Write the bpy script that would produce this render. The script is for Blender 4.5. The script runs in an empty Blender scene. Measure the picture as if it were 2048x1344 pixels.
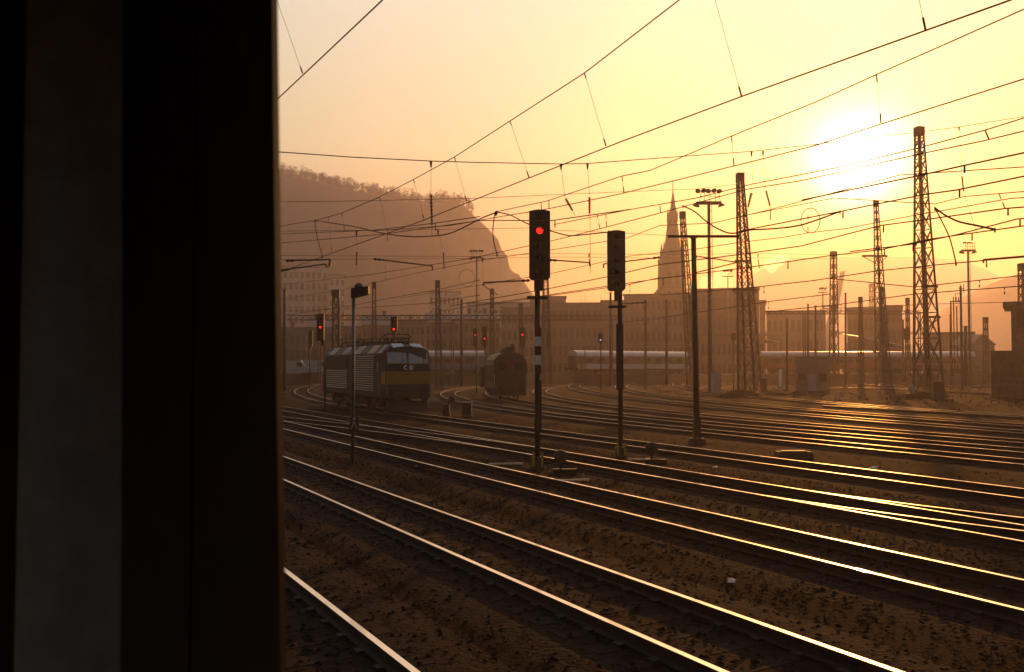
import bpy, math, random
from mathutils import Vector, Matrix
random.seed(7)
R = math.radians
S = bpy.context.scene
COL = S.collection

# ------------------------------------------------------------------ camera frame
F, H = 1740.0, 3.03                      # focal length in photo pixels, eye height over rail top
PH = math.atan(57 / F)                   # camera pitched slightly up
TH = R(29.44)                            # the through tracks run this far left of the view
D = Vector((-math.sin(TH), math.cos(TH), 0))
N = Vector((math.cos(TH), math.sin(TH), 0))
G = -0.20                                # ground level (rail top = 0)
CAM = Vector((0, 0, H))

def ray(px, py):
    x = (px - 1024) / F; y = -(py - 672) / F
    return Vector((x, math.cos(PH) - y * math.sin(PH), math.sin(PH) + y * math.cos(PH)))
def at(px, py, Y):
    r = ray(px, py); return CAM + r * (Y / r.y)
def on_p(px, py, p):
    r = ray(px, py); return CAM + r * (p / r.dot(N))
def on_t(px, py, t):
    r = ray(px, py); return CAM + r * (t / r.dot(D))
def ground(px, py, z=0.0):
    r = ray(px, py); return CAM + r * ((z - H) / r.z)
def gp(px, Y, z=G):
    a = at(px, 740, Y); return Vector((a.x, a.y, z))
def tp(t, p, z=0.0):
    v = D * t + N * p; return Vector((v.x, v.y, z))

# ------------------------------------------------------------------ materials
def mat(name, col, rough=0.7, metal=0.0, var=0.0, scale=3.0, bump=0.0, bscale=40.0, col2=None, emit=None, estr=0.0, spec=0.5):
    m = bpy.data.materials.new(name); m.use_nodes = True
    nt = m.node_tree; b = nt.nodes['Principled BSDF']
    b.inputs['Roughness'].default_value = rough
    b.inputs['Metallic'].default_value = metal
    b.inputs['Specular IOR Level'].default_value = spec
    c = (*col, 1)
    b.inputs['Base Color'].default_value = c
    if var or col2:
        tc = nt.nodes.new('ShaderNodeTexCoord')
        n = nt.nodes.new('ShaderNodeTexNoise'); n.inputs['Scale'].default_value = scale
        n.inputs['Detail'].default_value = 6; n.inputs['Roughness'].default_value = 0.65
        nt.links.new(tc.outputs['Object'], n.inputs['Vector'])
        r = nt.nodes.new('ShaderNodeValToRGB')
        c2 = col2 or tuple(min(1, x * (1 + var)) for x in col)
        c1 = col if col2 else tuple(x * (1 - var) for x in col)
        r.color_ramp.elements[0].position = 0.36; r.color_ramp.elements[0].color = (*c1, 1)
        r.color_ramp.elements[1].position = 0.64; r.color_ramp.elements[1].color = (*c2, 1)
        nt.links.new(n.outputs['Fac'], r.inputs['Fac'])
        nt.links.new(r.outputs['Color'], b.inputs['Base Color'])
        if bump:
            n2 = nt.nodes.new('ShaderNodeTexNoise'); n2.inputs['Scale'].default_value = bscale
            n2.inputs['Detail'].default_value = 8
            nt.links.new(tc.outputs['Object'], n2.inputs['Vector'])
            bp = nt.nodes.new('ShaderNodeBump'); bp.inputs['Strength'].default_value = bump
            bp.inputs['Distance'].default_value = 0.05
            nt.links.new(n2.outputs['Fac'], bp.inputs['Height'])
            nt.links.new(bp.outputs['Normal'], b.inputs['Normal'])
    if emit:
        b.inputs['Emission Color'].default_value = (*emit, 1)
        b.inputs['Emission Strength'].default_value = estr
    return m

M = {}
M['rail_side'] = mat('rusty_rail_web', (.024, .012, .007), .85, 0, .4, 8, .4, 60)
M['rail_top'] = mat('polished_rail_head', (.92, .86, .76), .115, 1.0, .05, 2.5)
M['rail_dull'] = mat('duller_rail_head', (.6, .46, .36), .33, 1.0, .2, 2.5)
for k_, (ro_, cw_, cr_) in {'rail_top': (.41, .8, .04), 'rail_dull': (.48, .4, .06)}.items():
    b_ = M[k_].node_tree.nodes['Principled BSDF']; b_.inputs['Roughness'].default_value = ro_
    b_.inputs['Coat Weight'].default_value = cw_; b_.inputs['Coat Roughness'].default_value = cr_; b_.inputs['Coat IOR'].default_value = 1.5
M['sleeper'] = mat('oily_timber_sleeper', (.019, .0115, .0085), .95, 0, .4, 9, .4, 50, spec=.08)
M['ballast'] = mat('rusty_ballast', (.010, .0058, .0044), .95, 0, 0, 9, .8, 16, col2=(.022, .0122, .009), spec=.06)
M['steel'] = mat('weathered_mast_steel', (.060, .040, .028), .75, .2, .4, 2, .2, 30)
M['post'] = mat('dark_post_paint', (.040, .026, .020), .7, .1, .35, 3, .15, 30)
M['greypost'] = mat('grey_mast_paint', (.12, .115, .11), .6, .3, .25, 3)
M['wire'] = mat('copper_wire_patina', (.075, .036, .018), .8, 0)
M['porcelain'] = mat('brown_porcelain', (.060, .022, .012), .3, 0, .2, 10)
M['black'] = mat('signal_black', (.020, .014, .012), .6, 0, .3, 6)
M['sigback'] = mat('faded_signal_black', (.055, .045, .040), .65, 0, .3, 6)
M['lens'] = mat('dark_signal_glass', (.022, .016, .014), .5)
M['red'] = mat('lit_red_signal_lamp', (.4, .01, .01), .3, emit=(1, .02, .015), estr=1.7)
M['white_lamp'] = mat('lit_lunar_white_lamp', (.5, .5, .7), .3, emit=(.55, .55, 1), estr=1.4)
M['blue_lamp'] = mat('lit_blue_shunting_lamp', (.1, .1, .6), .3, emit=(.15, .2, 1), estr=1.6)
M['white'] = mat('white_enamel', (.72, .74, .78), .5, 0, .12, 6)
M['redpaint'] = mat('dull_red_enamel', (.10, .018, .014), .5, 0, .2, 6)
M['yellow'] = mat('yellow_marker_paint', (.30, .26, .03), .7, 0, .3, 9)
M['concrete'] = mat('weathered_concrete', (.13, .115, .10), .85, 0, .25, 1.2, .3, 14)
M['concrete_dark'] = mat('sooty_concrete', (.085, .070, .055), .9, 0, .3, 2, .3, 14)
M['panel'] = mat('pale_panel_facade', (.32, .32, .34), .85, 0, .12, .25)
M['plaster'] = mat('ochre_plaster', (.13, .098, .072), .88, 0, .2, .3)
M['plaster2'] = mat('grey_plaster', (.125, .11, .10), .88, 0, .2, .3)
M['brick'] = mat('brown_brick_wall', (.10, .062, .042), .9, 0, .25, .4)
M['stone'] = mat('church_sandstone', (.075, .06, .046), .9, 0, .25, .2)
M['slate'] = mat('slate_roof', (.07, .065, .065), .7, 0, .2, .6)
M['pane'] = mat('dark_window_glass', (.035, .037, .042), .12)
M['pane_far'] = mat('sooty_far_window', (.030, .026, .024), .35)
M['glass_sky'] = mat('windscreen_sky_reflection', (.22, .27, .34), .10, 0, .15, 2)  # grey-blue sky reflection put into the base colour of the glass
M['loco_green'] = mat('dark_green_loco_paint', (.018, .026, .021), .7, 0, .25, 2)
M['loco_yellow'] = mat('yellow_loco_stripe', (.23, .125, .009), .42, 0, .15, 2)
M['loco_grey'] = mat('warm_grey_ribbed_sheet', (.27, .22, .16), .45, .2, .2, 2)
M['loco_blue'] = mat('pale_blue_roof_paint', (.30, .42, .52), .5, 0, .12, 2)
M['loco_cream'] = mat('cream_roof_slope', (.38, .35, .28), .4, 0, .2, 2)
M['dark_loco'] = mat('sooty_brown_loco_paint', (.045, .028, .020), .6, 0, .35, 2)
M['under'] = mat('oily_running_gear', (.022, .016, .012), .75, 0, .4, 4)
M['pale_rail_dark'] = M['steel']
M['coach_silver'] = mat('pale_grey_coach_side', (.42, .42, .44), .4, .1, .12, .6)
M['coach_roof'] = mat('light_coach_roof', (.36, .35, .35), .35, .2, .12, .6)
M['coach_dark'] = mat('brown_coach_side', (.13, .085, .06), .5, 0, .15, .6)
M['coach_blue'] = mat('blue_coach_side', (.09, .13, .26), .45, 0, .15, .6)
M['coach_red'] = mat('wine_red_coach_side', (.16, .04, .035), .45, 0, .15, .6)
M['hut'] = mat('grey_hut_render', (.19, .18, .18), .9, 0, .18, 1.5)
M['cabinet'] = mat('pale_grey_cabinet_paint', (.34, .36, .40), .6, 0, .1, 3)
M['interior'] = mat('dark_brown_coach_panel', (.11, .075, .058), .6, 0, .2, 3)
M['seam'] = mat('worn_panel_seam', (.09, .08, .07), .5, .4)
M['frame_metal'] = mat('brownish_anodised_frame', (.33, .19, .09), .33, .9, .2, 4)
M['curtain'] = mat('grey_curtain_cloth', (.46, .53, .66), .95, 0, .12, 14, .3, 200)
M['litter'] = mat('pale_paper_litter', (.62, .52, .42), .8)
M['leaf'] = mat('dry_weed_leaves', (.030, .021, .008), .9, 0, .4, 2, spec=.05)
M['wood_hill'] = mat('bare_hillside_trees', (.035, .027, .020), .95, 0, .3, .05)
M['rock'] = mat('grey_brown_cliff', (.060, .048, .040), .95, 0, .35, .02, .6, .15)
M['hazed_rock'] = mat('haze_paled_hillside', (.22, .17, .12), .95, 0, .2, .01)  # haze put into the colour: lightened so the far ridge fades into the sky
M['canopy'] = mat('pale_canopy_sheet', (.55, .57, .60), .4, .2, .1, .5)

def ground_material():
    m = bpy.data.materials.new('cinder_and_dry_grass'); m.use_nodes = True
    nt = m.node_tree; b = nt.nodes['Principled BSDF']; b.inputs['Roughness'].default_value = .95
    b.inputs['Specular IOR Level'].default_value = .04
    tc = nt.nodes.new('ShaderNodeTexCoord')
    def noise(sc, det=8):
        n = nt.nodes.new('ShaderNodeTexNoise'); n.inputs['Scale'].default_value = sc
        n.inputs['Detail'].default_value = det; n.inputs['Roughness'].default_value = .65
        nt.links.new(tc.outputs['Object'], n.inputs['Vector']); return n
    def ramp(src, a, ca, z, cz):
        r = nt.nodes.new('ShaderNodeValToRGB')
        r.color_ramp.elements[0].position = a; r.color_ramp.elements[0].color = (*ca, 1)
        r.color_ramp.elements[1].position = z; r.color_ramp.elements[1].color = (*cz, 1)
        nt.links.new(src.outputs['Fac'], r.inputs['Fac']); return r
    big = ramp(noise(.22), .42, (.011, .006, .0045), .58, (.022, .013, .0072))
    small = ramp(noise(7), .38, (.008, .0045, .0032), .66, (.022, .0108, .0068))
    mx = nt.nodes.new('ShaderNodeMixRGB'); mx.blend_type = 'MIX'; mx.inputs['Fac'].default_value = .55
    nt.links.new(big.outputs['Color'], mx.inputs['Color1']); nt.links.new(small.outputs['Color'], mx.inputs['Color2'])
    nt.links.new(mx.outputs['Color'], b.inputs['Base Color'])
    n3 = noise(14); bp = nt.nodes.new('ShaderNodeBump'); bp.inputs['Strength'].default_value = .9
    bp.inputs['Distance'].default_value = .12
    nt.links.new(n3.outputs['Fac'], bp.inputs['Height']); nt.links.new(bp.outputs['Normal'], b.inputs['Normal'])
    return m
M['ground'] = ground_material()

# ------------------------------------------------------------------ mesh builder
class MB:
    def __init__(s): s.v = []; s.f = []; s.mi = []; s.cur = 0
    def add(s, vs, fs):
        o = len(s.v); s.v += [tuple(v) for v in vs]
        s.f += [tuple(i + o for i in f) for f in fs]; s.mi += [s.cur] * len(fs); return s
    def box(s, c, d, rz=0.0, top=1.0):
        x, y, z = d[0] / 2, d[1] / 2, d[2] / 2; vs = []
        for k, (sx, sy, sz) in enumerate([(-1,-1,-1),(1,-1,-1),(1,1,-1),(-1,1,-1),(-1,-1,1),(1,-1,1),(1,1,1),(-1,1,1)]):
            q = top if sz > 0 else 1
            a, b2 = sx * x * q, sy * y * q
            vs.append((c[0] + a * math.cos(rz) - b2 * math.sin(rz), c[1] + a * math.sin(rz) + b2 * math.cos(rz), c[2] + sz * z))
        return s.add(vs, [(0,3,2,1),(4,5,6,7),(0,1,5,4),(1,2,6,5),(2,3,7,6),(3,0,4,7)])
    def b(s, x0, x1, y0, y1, z0, z1):
        return s.box(((x0+x1)/2, (y0+y1)/2, (z0+z1)/2), (x1-x0, y1-y0, z1-z0))
    def tube(s, pts, r, n=6, r2=None, cap=True):
        pts = [Vector(p) for p in pts]; rings = []
        for i, p in enumerate(pts):
            a = pts[max(i-1, 0)]; b = pts[min(i+1, len(pts)-1)]; d = (b - a).normalized()
            u = d.cross(Vector((0, 0, 1)));
            if u.length < .05: u = d.cross(Vector((0, 1, 0)))
            u.normalize(); w = u.cross(d)
            k = i / max(1, len(pts) - 1); rr = r if r2 is None else r + (r2 - r) * k
            rings.append([p + (u * math.cos(2*math.pi*j/n + math.pi/n) + w * math.sin(2*math.pi*j/n + math.pi/n)) * rr for j in range(n)])
        vs = [v for rg in rings for v in rg]; fs = []
        for i in range(len(pts) - 1):
            for j in range(n):
                fs.append((i*n+j, i*n+(j+1) % n, (i+1)*n+(j+1) % n, (i+1)*n+j))
        if cap: fs.append(tuple(range(n-1, -1, -1))); fs.append(tuple((len(pts)-1)*n + j for j in range(n)))
        return s.add(vs, fs)
    def bar(s, a, b, w, w2=None):
        return s.tube([a, b], w * .707, 4, None if w2 is None else w2 * .707)
    def lathe(s, base, axis, prof, n=10):
        base = Vector(base); axis = Vector(axis).normalized()
        u = axis.cross(Vector((0, 0, 1)))
        if u.length < .05: u = axis.cross(Vector((0, 1, 0)))
        u.normalize(); w = u.cross(axis); vs = []; fs = []
        for (h, r) in prof:
            for j in range(n):
                a = 2*math.pi*j/n; vs.append(base + axis * h + (u*math.cos(a) + w*math.sin(a)) * r)
        for i in range(len(prof) - 1):
            for j in range(n): fs.append((i*n+j, i*n+(j+1) % n, (i+1)*n+(j+1) % n, (i+1)*n+j))
        fs.append(tuple(range(n-1, -1, -1))); fs.append(tuple((len(prof)-1)*n+j for j in range(n)))
        return s.add(vs, fs)
    def prism(s, prof, x0, x1, shrink0=None):      # profile in (y, z) swept along x
        n = len(prof); vs = [(x0, y, z) for y, z in prof] + [(x1, y, z) for y, z in prof]
        fs = [(j, (j+1) % n, n+(j+1) % n, n+j) for j in range(n)]
        fs += [tuple(range(n-1, -1, -1)), tuple(range(n, 2*n))]
        return s.add(vs, fs)
    def poly(s, pts, thick):                        # slab from an outline, thickness vector
        n = len(pts); t = Vector(thick); vs = [Vector(p) for p in pts]; vs += [p + t for p in vs]
        fs = [(j, (j+1) % n, n+(j+1) % n, n+j) for j in range(n)] + [tuple(range(n-1, -1, -1)), tuple(range(n, 2*n))]
        return s.add(vs, fs)
    def build(s, name, m, parent=None, smooth=False, off=None):
        me = bpy.data.meshes.new(name); o = Vector(off) if off is not None else Vector()
        me.from_pydata([(v[0]-o.x, v[1]-o.y, v[2]-o.z) for v in s.v], [], s.f)
        for mm in (m if isinstance(m, (list, tuple)) else [m]): me.materials.append(mm)
        me.polygons.foreach_set('material_index', s.mi)
        if smooth: me.polygons.foreach_set('use_smooth', [True] * len(s.f))
        me.update()
        ob = bpy.data.objects.new(name, me); COL.objects.link(ob)
        if parent: ob.parent = parent
        return ob

def tag(o, label, cat, group=None, kind=None):
    if label: o['label'] = label
    if cat: o['category'] = cat
    if group: o['group'] = group
    if kind: o['kind'] = kind
    return o
def thing(name, loc, label, cat, group=None, rz=0.0):
    o = bpy.data.objects.new(name, None); COL.objects.link(o); o.empty_display_size = .3
    o.location = loc; o.rotation_euler = (0, 0, rz)
    return tag(o, label, cat, group)
def struct(o): o['kind'] = 'structure'; return o
def copy_part(src, parent, loc=None):
    c = src.copy(); COL.objects.link(c); c.parent = parent
    if loc is not None: c.location = loc
    return c

# ------------------------------------------------------------------ ground
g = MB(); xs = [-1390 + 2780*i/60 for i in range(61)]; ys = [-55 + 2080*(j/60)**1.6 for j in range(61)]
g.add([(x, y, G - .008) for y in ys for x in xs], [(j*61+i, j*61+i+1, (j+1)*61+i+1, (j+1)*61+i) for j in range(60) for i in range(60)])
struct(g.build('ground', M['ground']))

# the low bank that carries the far trains
def bank_y(px): return 150.0
e = MB()
prof = [(138, G-.3), (146, 1.30), (164, 1.34), (172, G-.3)]
xsb = list(range(-75, 116, 5)); vs = []; fs = []
for x in xsb:
    for (y, z) in prof: vs.append((x, y + random.uniform(-.5, .5), z + (random.uniform(-.1, .05) if z > 0 else 0)))
for i in range(len(xsb) - 1):
    for j in range(3): fs.append((i*4+j, (i+1)*4+j, (i+1)*4+j+1, i*4+j+1))
e.add(vs, fs); struct(e.build('embankment', M['ground']))

# ------------------------------------------------------------------ tracks
RP = [(-.040, 0), (.040, 0), (.040, -.035), (.010, -.05), (.010, -.135), (.065, -.155), (.065, -.165), (-.065, -.165), (-.065, -.155), (-.010, -.135), (-.010, -.05), (-.040, -.035)]
def offset_line(pts, o):
    out = []
    for i, p in enumerate(pts):
        a = pts[max(i-1, 0)]; b = pts[min(i+1, len(pts)-1)]; d = (b - a).normalized()
        out.append(p + Vector((d.y, -d.x, 0)) * o)
    return out
def sweep(mb, pts, prof, top_idx=None):
    n = len(prof); vs = []
    for i, p in enumerate(pts):
        a = pts[max(i-1, 0)]; b = pts[min(i+1, len(pts)-1)]; d = (b - a).normalized(); r = Vector((d.y, -d.x, 0))
        for (x, z) in prof: vs.append(p + r * x + Vector((0, 0, z)))
    o = len(mb.v); mb.v += [tuple(v) for v in vs]
    for i in range(len(pts) - 1):
        for j in range(n):
            mb.f.append((o+i*n+j, o+i*n+(j+1) % n, o+(i+1)*n+(j+1) % n, o+(i+1)*n+j)); mb.mi.append(1 if j == top_idx else 0)
    mb.f.append(tuple(o + j for j in range(n-1, -1, -1))); mb.mi.append(0)
    mb.f.append(tuple(o + (len(pts)-1)*n + j for j in range(n))); mb.mi.append(0)
def resample(pts, step):
    out = [pts[0].copy()]; acc = 0
    for a, b in zip(pts, pts[1:]):
        L = (b - a).length; s = step - acc
        while s <= L: out.append(a.lerp(b, s / L)); s += step
        acc = (acc + L) % step
    return out
tk = 0
TPTS = []
def track(pts, label, dz=0.0, dull=False, clips=False, bed=True):
    global tk; tk += 1
    TPTS.extend((q.x, q.y) for q in resample(pts, 1.5))
    zz = -.0025 * (tk % 5)
    base = pts[len(pts)//3].copy(); base.z = G
    root = thing('railway_track', base, label, 'railway track', 'tracks of the station yard')
    top = M['rail_dull'] if dull else M['rail_top']
    for o in (-.7535, .7535):
        m = MB(); sweep(m, [p + Vector((0, 0, dz)) for p in offset_line(pts, o)], RP, 0)
        m.build('rail', [M['rail_side'], top], root, off=base)
    sp = resample(pts, .62); m = MB()
    for i in range(len(sp) - 1):
        if not sp[i].y > -3 and not sp[i].x > 0: continue
        d = (sp[i+1] - sp[i]).normalized(); c = sp[i]
        m.box((c.x, c.y, dz - .165 - .07 + zz), (2.5 + random.uniform(-.06, .06), .25, .14), math.atan2(-d.x, d.y) + random.uniform(-.02, .02))
    ob = m.build('sleepers', M['sleeper'], root, off=base); ob['kind'] = 'stuff'
    if clips:
        m = MB()
        for i in range(len(sp) - 1):
            d = (sp[i+1] - sp[i]).normalized(); r_ = Vector((d.y, -d.x, 0)); c = sp[i]
            if (c - CAM).length > 45 or c.y < 0: continue
            for o in (-.7535, .7535):
                for e2 in (-.115, .115):
                    q = c + r_*(o + e2); m.box((q.x, q.y, dz - .153), (.09, .13, .035), math.atan2(-d.x, d.y))
        m.build('rail_fastenings', M['rail_side'], root, off=base)['kind'] = 'stuff'
    if bed:
        m = MB(); sweep(m, [p + Vector((0, 0, dz + zz - .1705)) for p in pts], [(-1.5, 0), (1.5, 0), (2.1, -.05), (-2.1, -.05)])
        m.build('ballast_bed', M['ballast'], root, off=base)
    return root
def straight(p, t0, t1, step=6): 
    n = int((t1 - t0) / step); return [tp(t0 + (t1-t0)*i/n, p) for i in range(n + 1)]
def yard(p, t0, Rr, deg, tend=25, tstart=-12):
    pts = straight(p, tstart, t0, 4)
    c = (t0, p + Rr); n = int(deg / 1.2)
    for i in range(1, n + 1):
        a = R(deg) * i / n; pts.append(tp(t0 + Rr*math.sin(a), p + Rr*(1 - math.cos(a))))
    d = (pts[-1] - pts[-2]).normalized()
    for k in range(1, int(tend/5) + 1): pts.append(pts[-1] + d * 5)
    return pts

P = dict(t1=2.69, t2=6.85, t3=11.6, t4=15.8, t5=20.65, t6=27.35, t7=31.0, t8=34.7, t9=38.6, t10=42.9, t11=47.5, t12=52.6)
track(straight(P['t1'], -8, 150), 'track nearest the train, only its far rail shows at bottom left', clips=True)
track(straight(P['t2'], -8, 150), 'second track out, two bright rails running to the bottom right corner', clips=True)
track(straight(P['t3'], -8, 150), 'third track out, passing just in front of the red signal post', clips=True)
track(straight(P['t4'], -8, 150), 'fourth track out, running behind the red signal post with turnouts at both ends', clips=True)
track(yard(P['t5'], 45, 200, 34, 40), 'track carrying the green and yellow electric locomotive')
track(yard(P['t6'], 31, 121, 60, 30), 'first yard track beyond the brown plain post, curving away behind the green locomotive')
track(yard(P['t7'], 29.6, 113, 62, 25), 'curved yard track under the dark brown locomotive')
track(yard(P['t8'], 24.5, 117, 64, 25), 'yard track bending sharply right behind the red signal post', dull=True)
track(yard(P['t9'], 5.4, 176, 62, 25), 'yard track curving right with bright bends left of the unlit signal')
track(yard(P['t10'], 9, 148, 64, 20), 'yard track with its hairpin bend behind the unlit signal post', dull=True)
track(yard(P['t11'], -6, 170, 60, 25), 'yard track bending round the pale relay cabinet')
track(straight(P['t12'], -20, 45), 'outermost of the parallel yard tracks, glinting below the tall lattice mast')
# crossover third -> fourth track and the turnout at the right
def ease(a, b, k): k = max(0, min(1, k)); return a + (b - a) * (k*k*(3 - 2*k))
track([tp(t, ease(P['t3'], P['t4'], (62 - t) / 36)) for t in [70 - 1.5*i for i in range(33)]], 'crossover track slanting from the third to the fourth track at left', dz=-.004, bed=False)
track([tp(t, ease(P['t4'], P['t4'] + 3.2, (16.0 - t) / 18)) for t in [20 - 1.0*i for i in range(22)]], 'turnout track splitting off the fourth track towards the right edge', dz=-.004, bed=False)
# far tracks near the sun line
def smooth_pts(pp, n=10):
    pts = [ground(*q) for q in pp]; out = []
    for i in range(len(pts) - 1):
        p0 = pts[max(i-1, 0)]; p1 = pts[i]; p2 = pts[i+1]; p3 = pts[min(i+2, len(pts)-1)]
        for k in range(n):
            t = k / n
            out.append(.5*((2*p1) + (p2-p0)*t + (2*p0-5*p1+4*p2-p3)*t*t + (3*p1-p0-3*p2+p3)*t*t*t))
    out.append(pts[-1])
    for q in out: q.z = 0
    return out
track(smooth_pts([(2150, 797), (2048, 790), (1900, 783), (1780, 777), (1700, 775.5), (1640, 776)]), 'far track glowing under the sun behind the tall right lattice mast')
track(smooth_pts([(2150, 779), (2000, 775), (1860, 771.5), (1760, 769.5), (1690, 768.5)]), 'farther bright track running left to right past the grey hut')
track(smooth_pts([(1640, 769), (1560, 764), (1500, 764), (1440, 769), (1405, 777)], 8), 'short bright curved track between the pale cabinet and the grey hut', dull=True)

# loose ballast stones and weed tufts between the near tracks
def stones(n):
    m = MB()
    for _ in range(n):
        t = random.uniform(1, 34) ** 1.0; p = random.uniform(2.2, 19)
        c = tp(t, p, G); s = random.uniform(.018, .05) * random.choice((1, 1, 1.3))
        near = min(abs(p - q) for q in (2.69, 6.85, 11.6, 15.8))
        if near < .95 or (near < 1.5 and random.random() < .5): c.z = -.172
        if abs(near - .7535) < .12: continue
        a = random.uniform(0, 6.3); e = [Vector((math.cos(a + k*2.1), math.sin(a + k*2.1), random.uniform(-.2, .2))) * s for k in range(3)]
        tpv = c + Vector((random.uniform(-.3, .3)*s, random.uniform(-.3, .3)*s, s*random.uniform(.5, .9)))
        e2 = [c + q * .95 + Vector((0, 0, s*.3)) for q in e]
        m.add([*e2, tpv], [(0, 1, 3), (1, 2, 3), (2, 0, 3)])
    o = m.build('ballast_stones', M['ballast']); tag(o, 'loose ballast stones strewn between the near tracks', 'gravel', None, 'stuff')
stones(30000)
def tufts(n):
    m = MB()
    strips = [(4.55, 5.2), (8.5, 10.1), (13.2, 14.6), (17.4, 19.0), (22.4, 25.4)]
    for _ in range(n):
        k = random.choice((1, 1, 1, 2, 2, 3, 4, 4, 4, 0)); p = random.uniform(*strips[k]); t = random.uniform(0, 46)
        if random.random() > .35 + .65 * (math.sin(t*.9 + p*2.1) * math.sin(t*.37 - p) > 0): continue
        c = tp(t, p, G)
        for _b in range(7):
            a = random.uniform(0, 6.3); l = random.uniform(.04, .13); d = Vector((math.cos(a), math.sin(a), 0)); w = Vector((-d.y, d.x, 0)) * random.uniform(.005, .011)
            q = c + d * random.uniform(0, .07); tip = q + d * l * .7 + Vector((0, 0, l * .6))
            m.add([q - w, q + w, tip], [(0, 1, 2)])
    tag(m.build('dry_grass', M['leaf']), 'low dry grass and weeds on the strips between tracks', 'grass', None, 'stuff')
tufts(3200)
def yard_weeds(n):
    m = MB(); ps = [P[k] for k in P]
    cells = set((round(x/2) + i, round(y/2) + j) for x, y in TPTS for i in (-1, 0, 1) for j in (-1, 0, 1))
    for _ in range(n):
        Y = random.uniform(30, 150)**1.0; px = random.uniform(560, 2080); c = gp(px, Y)
        tt, pp = c.dot(D), c.dot(N)
        if pp < 22.5: continue
        if pp < 54 and min(abs(pp - q) for q in ps) < 1.5: continue
        if (round(c.x/2), round(c.y/2)) in cells: continue
        if pp < 54 and random.random() < .5: continue
        hgt = random.uniform(.05, .20) * (1 if random.random() < .88 else 1.7) * min(1, max(.22, (Y - 25)/55))
        for _b in range(5):
            a = random.uniform(0, 6.3); d = Vector((math.cos(a), math.sin(a), 0)); w = Vector((-d.y, d.x, 0)) * random.uniform(.08, .2) * hgt
            q = c + d * random.uniform(0, .25); tip = q + d * hgt * random.uniform(.2, .8) + Vector((0, 0, hgt))
            m.add([q - w, q + w, tip], [(0, 1, 2)])
    tag(m.build('dry_weeds', M['leaf']), 'patchy dry weeds over the far part of the yard', 'weeds', None, 'stuff')
yard_weeds(9000)

# ------------------------------------------------------------------ masts and posts
def lattice(label, px, Y, pxt, pyt, wb, wt, panels=14, rot=.35, name='lattice_mast', brackets=(), group='lattice catenary masts of the yard', lw=.11, cat='mast'):
    base = gp(px, Y); topc = at(pxt, pyt, Y); Hh = topc.z - base.z; dx = topc.x - base.x
    sc = Y / F; k = abs(math.cos(rot)) + abs(math.sin(rot)); hb = wb*sc/k/2; ht = wt*sc/k/2
    root = thing(name, base, label, cat, group, rot)
    inv = Matrix.Rotation(-rot, 3, 'Z'); lean = inv @ Vector((dx, 0, 0))
    def cor(i, z):
        u = z / Hh; h = hb + (ht - hb) * u; sx, sy = [(-1,-1),(1,-1),(1,1),(-1,1)][i]
        return Vector((sx*h, sy*h, z)) + lean * u
    for i in range(4): MB().bar(cor(i, 0), cor(i, Hh), lw*1.25, lw*.9).build('leg', M['steel'], root)
    m = MB(); zs = [0]; w = 1.0
    ratio = (ht/hb) ** (1/panels); tot = sum(ratio**j for j in range(panels)); z = 0
    for j in range(panels): z += Hh * ratio**j / tot; zs.append(z)
    for j in range(panels):
        for i in range(4):
            a, b2 = cor(i, zs[j]), cor((i+1) % 4, zs[j+1]); m.bar(a, b2, lw*.40)
            a, b2 = cor((i+1) % 4, zs[j]), cor(i, zs[j+1]); m.bar(a, b2, lw*.40)
            if j: m.bar(cor(i, zs[j]), cor((i+1) % 4, zs[j]), lw*.36)
    m.build('bracing', M['steel'], root)
    tz = Hh; MB().box((lean.x, lean.y, tz - .25), (ht*2 + lw*1.3, ht*2 + lw*1.3, .9)).build('cap', M['steel'], root)
    MB().box((0, 0, .12), (hb*2 + .7, hb*2 + .7, .5), 0, .85).build('footing', M['concrete_dark'], root)
    for (pyb, x0, x1) in brackets:                # working platforms / bracket beams
        zb = at(pxt, pyb, Y).z - base.z; br = MB(); off = lean * (zb/Hh)
        a = inv @ Vector(((x0 - px)*sc, 0, zb)); b2 = inv @ Vector(((x1 - px)*sc, 0, zb))
        br.bar(a, b2, .22); br.bar(a + Vector((0, 0, .0)), off + Vector((0, 0, zb - 1.2)), .09); br.bar(b2, off + Vector((0, 0, zb - 1.2)), .09)
        br.build('bracket', M['steel'], root)
    return root
lattice('tallest lattice mast at right, standing in front of the sun glare', 1857, 88, 1838, 258, 46, 13, 15, .22, brackets=((573, 1846, 1878), (634, 1848, 1882)), lw=.17)
lattice('tall lattice mast right of the floodlight tower, carrying a bracket at half height', 1500, 90, 1480, 350, 40, 11, 15, .14, brackets=((522, 1472, 1504), (580, 1466, 1516)), lw=.16)
lattice('slim lattice mast rising just behind the plain brown post', 1386, 118, 1365, 426, 22, 9, 14, .25, lw=.13)
lattice('lattice mast directly below the sun with a wide crossbar', 1767, 118, 1752, 404, 26, 7, 14, .3, brackets=((512, 1727, 1778),), lw=.13)
lattice('lattice mast behind the grey hut with a disc-like platform near its top', 1668, 150, 1667, 505, 17, 10, 11, .3, brackets=((612, 1644, 1678),), lw=.15)
lattice('lattice mast half hidden behind the red signal', 1094, 125, 1091, 545, 19, 10, 13, .2, lw=.12)
lattice('lattice mast close right of the green locomotive', 878, 112, 875, 564, 14, 8, 12, .2, lw=.13)
lattice('lattice mast rising behind the middle of the green locomotive roof', 749, 112, 748, 567, 11, 7, 12, .2, lw=.12)
lattice('double-legged lattice mast behind the lamp post at far left', 674, 95, 672, 583, 16, 11, 9, .05, lw=.17)
lattice('narrow lattice mast behind the dark brown locomotive', 985, 140, 984, 580, 11, 6, 11, .2, lw=.14)
lattice('short lattice mast above the right end of the dark brown locomotive', 1043, 150, 1041, 609, 9, 6, 9, .2, lw=.14)
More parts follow.
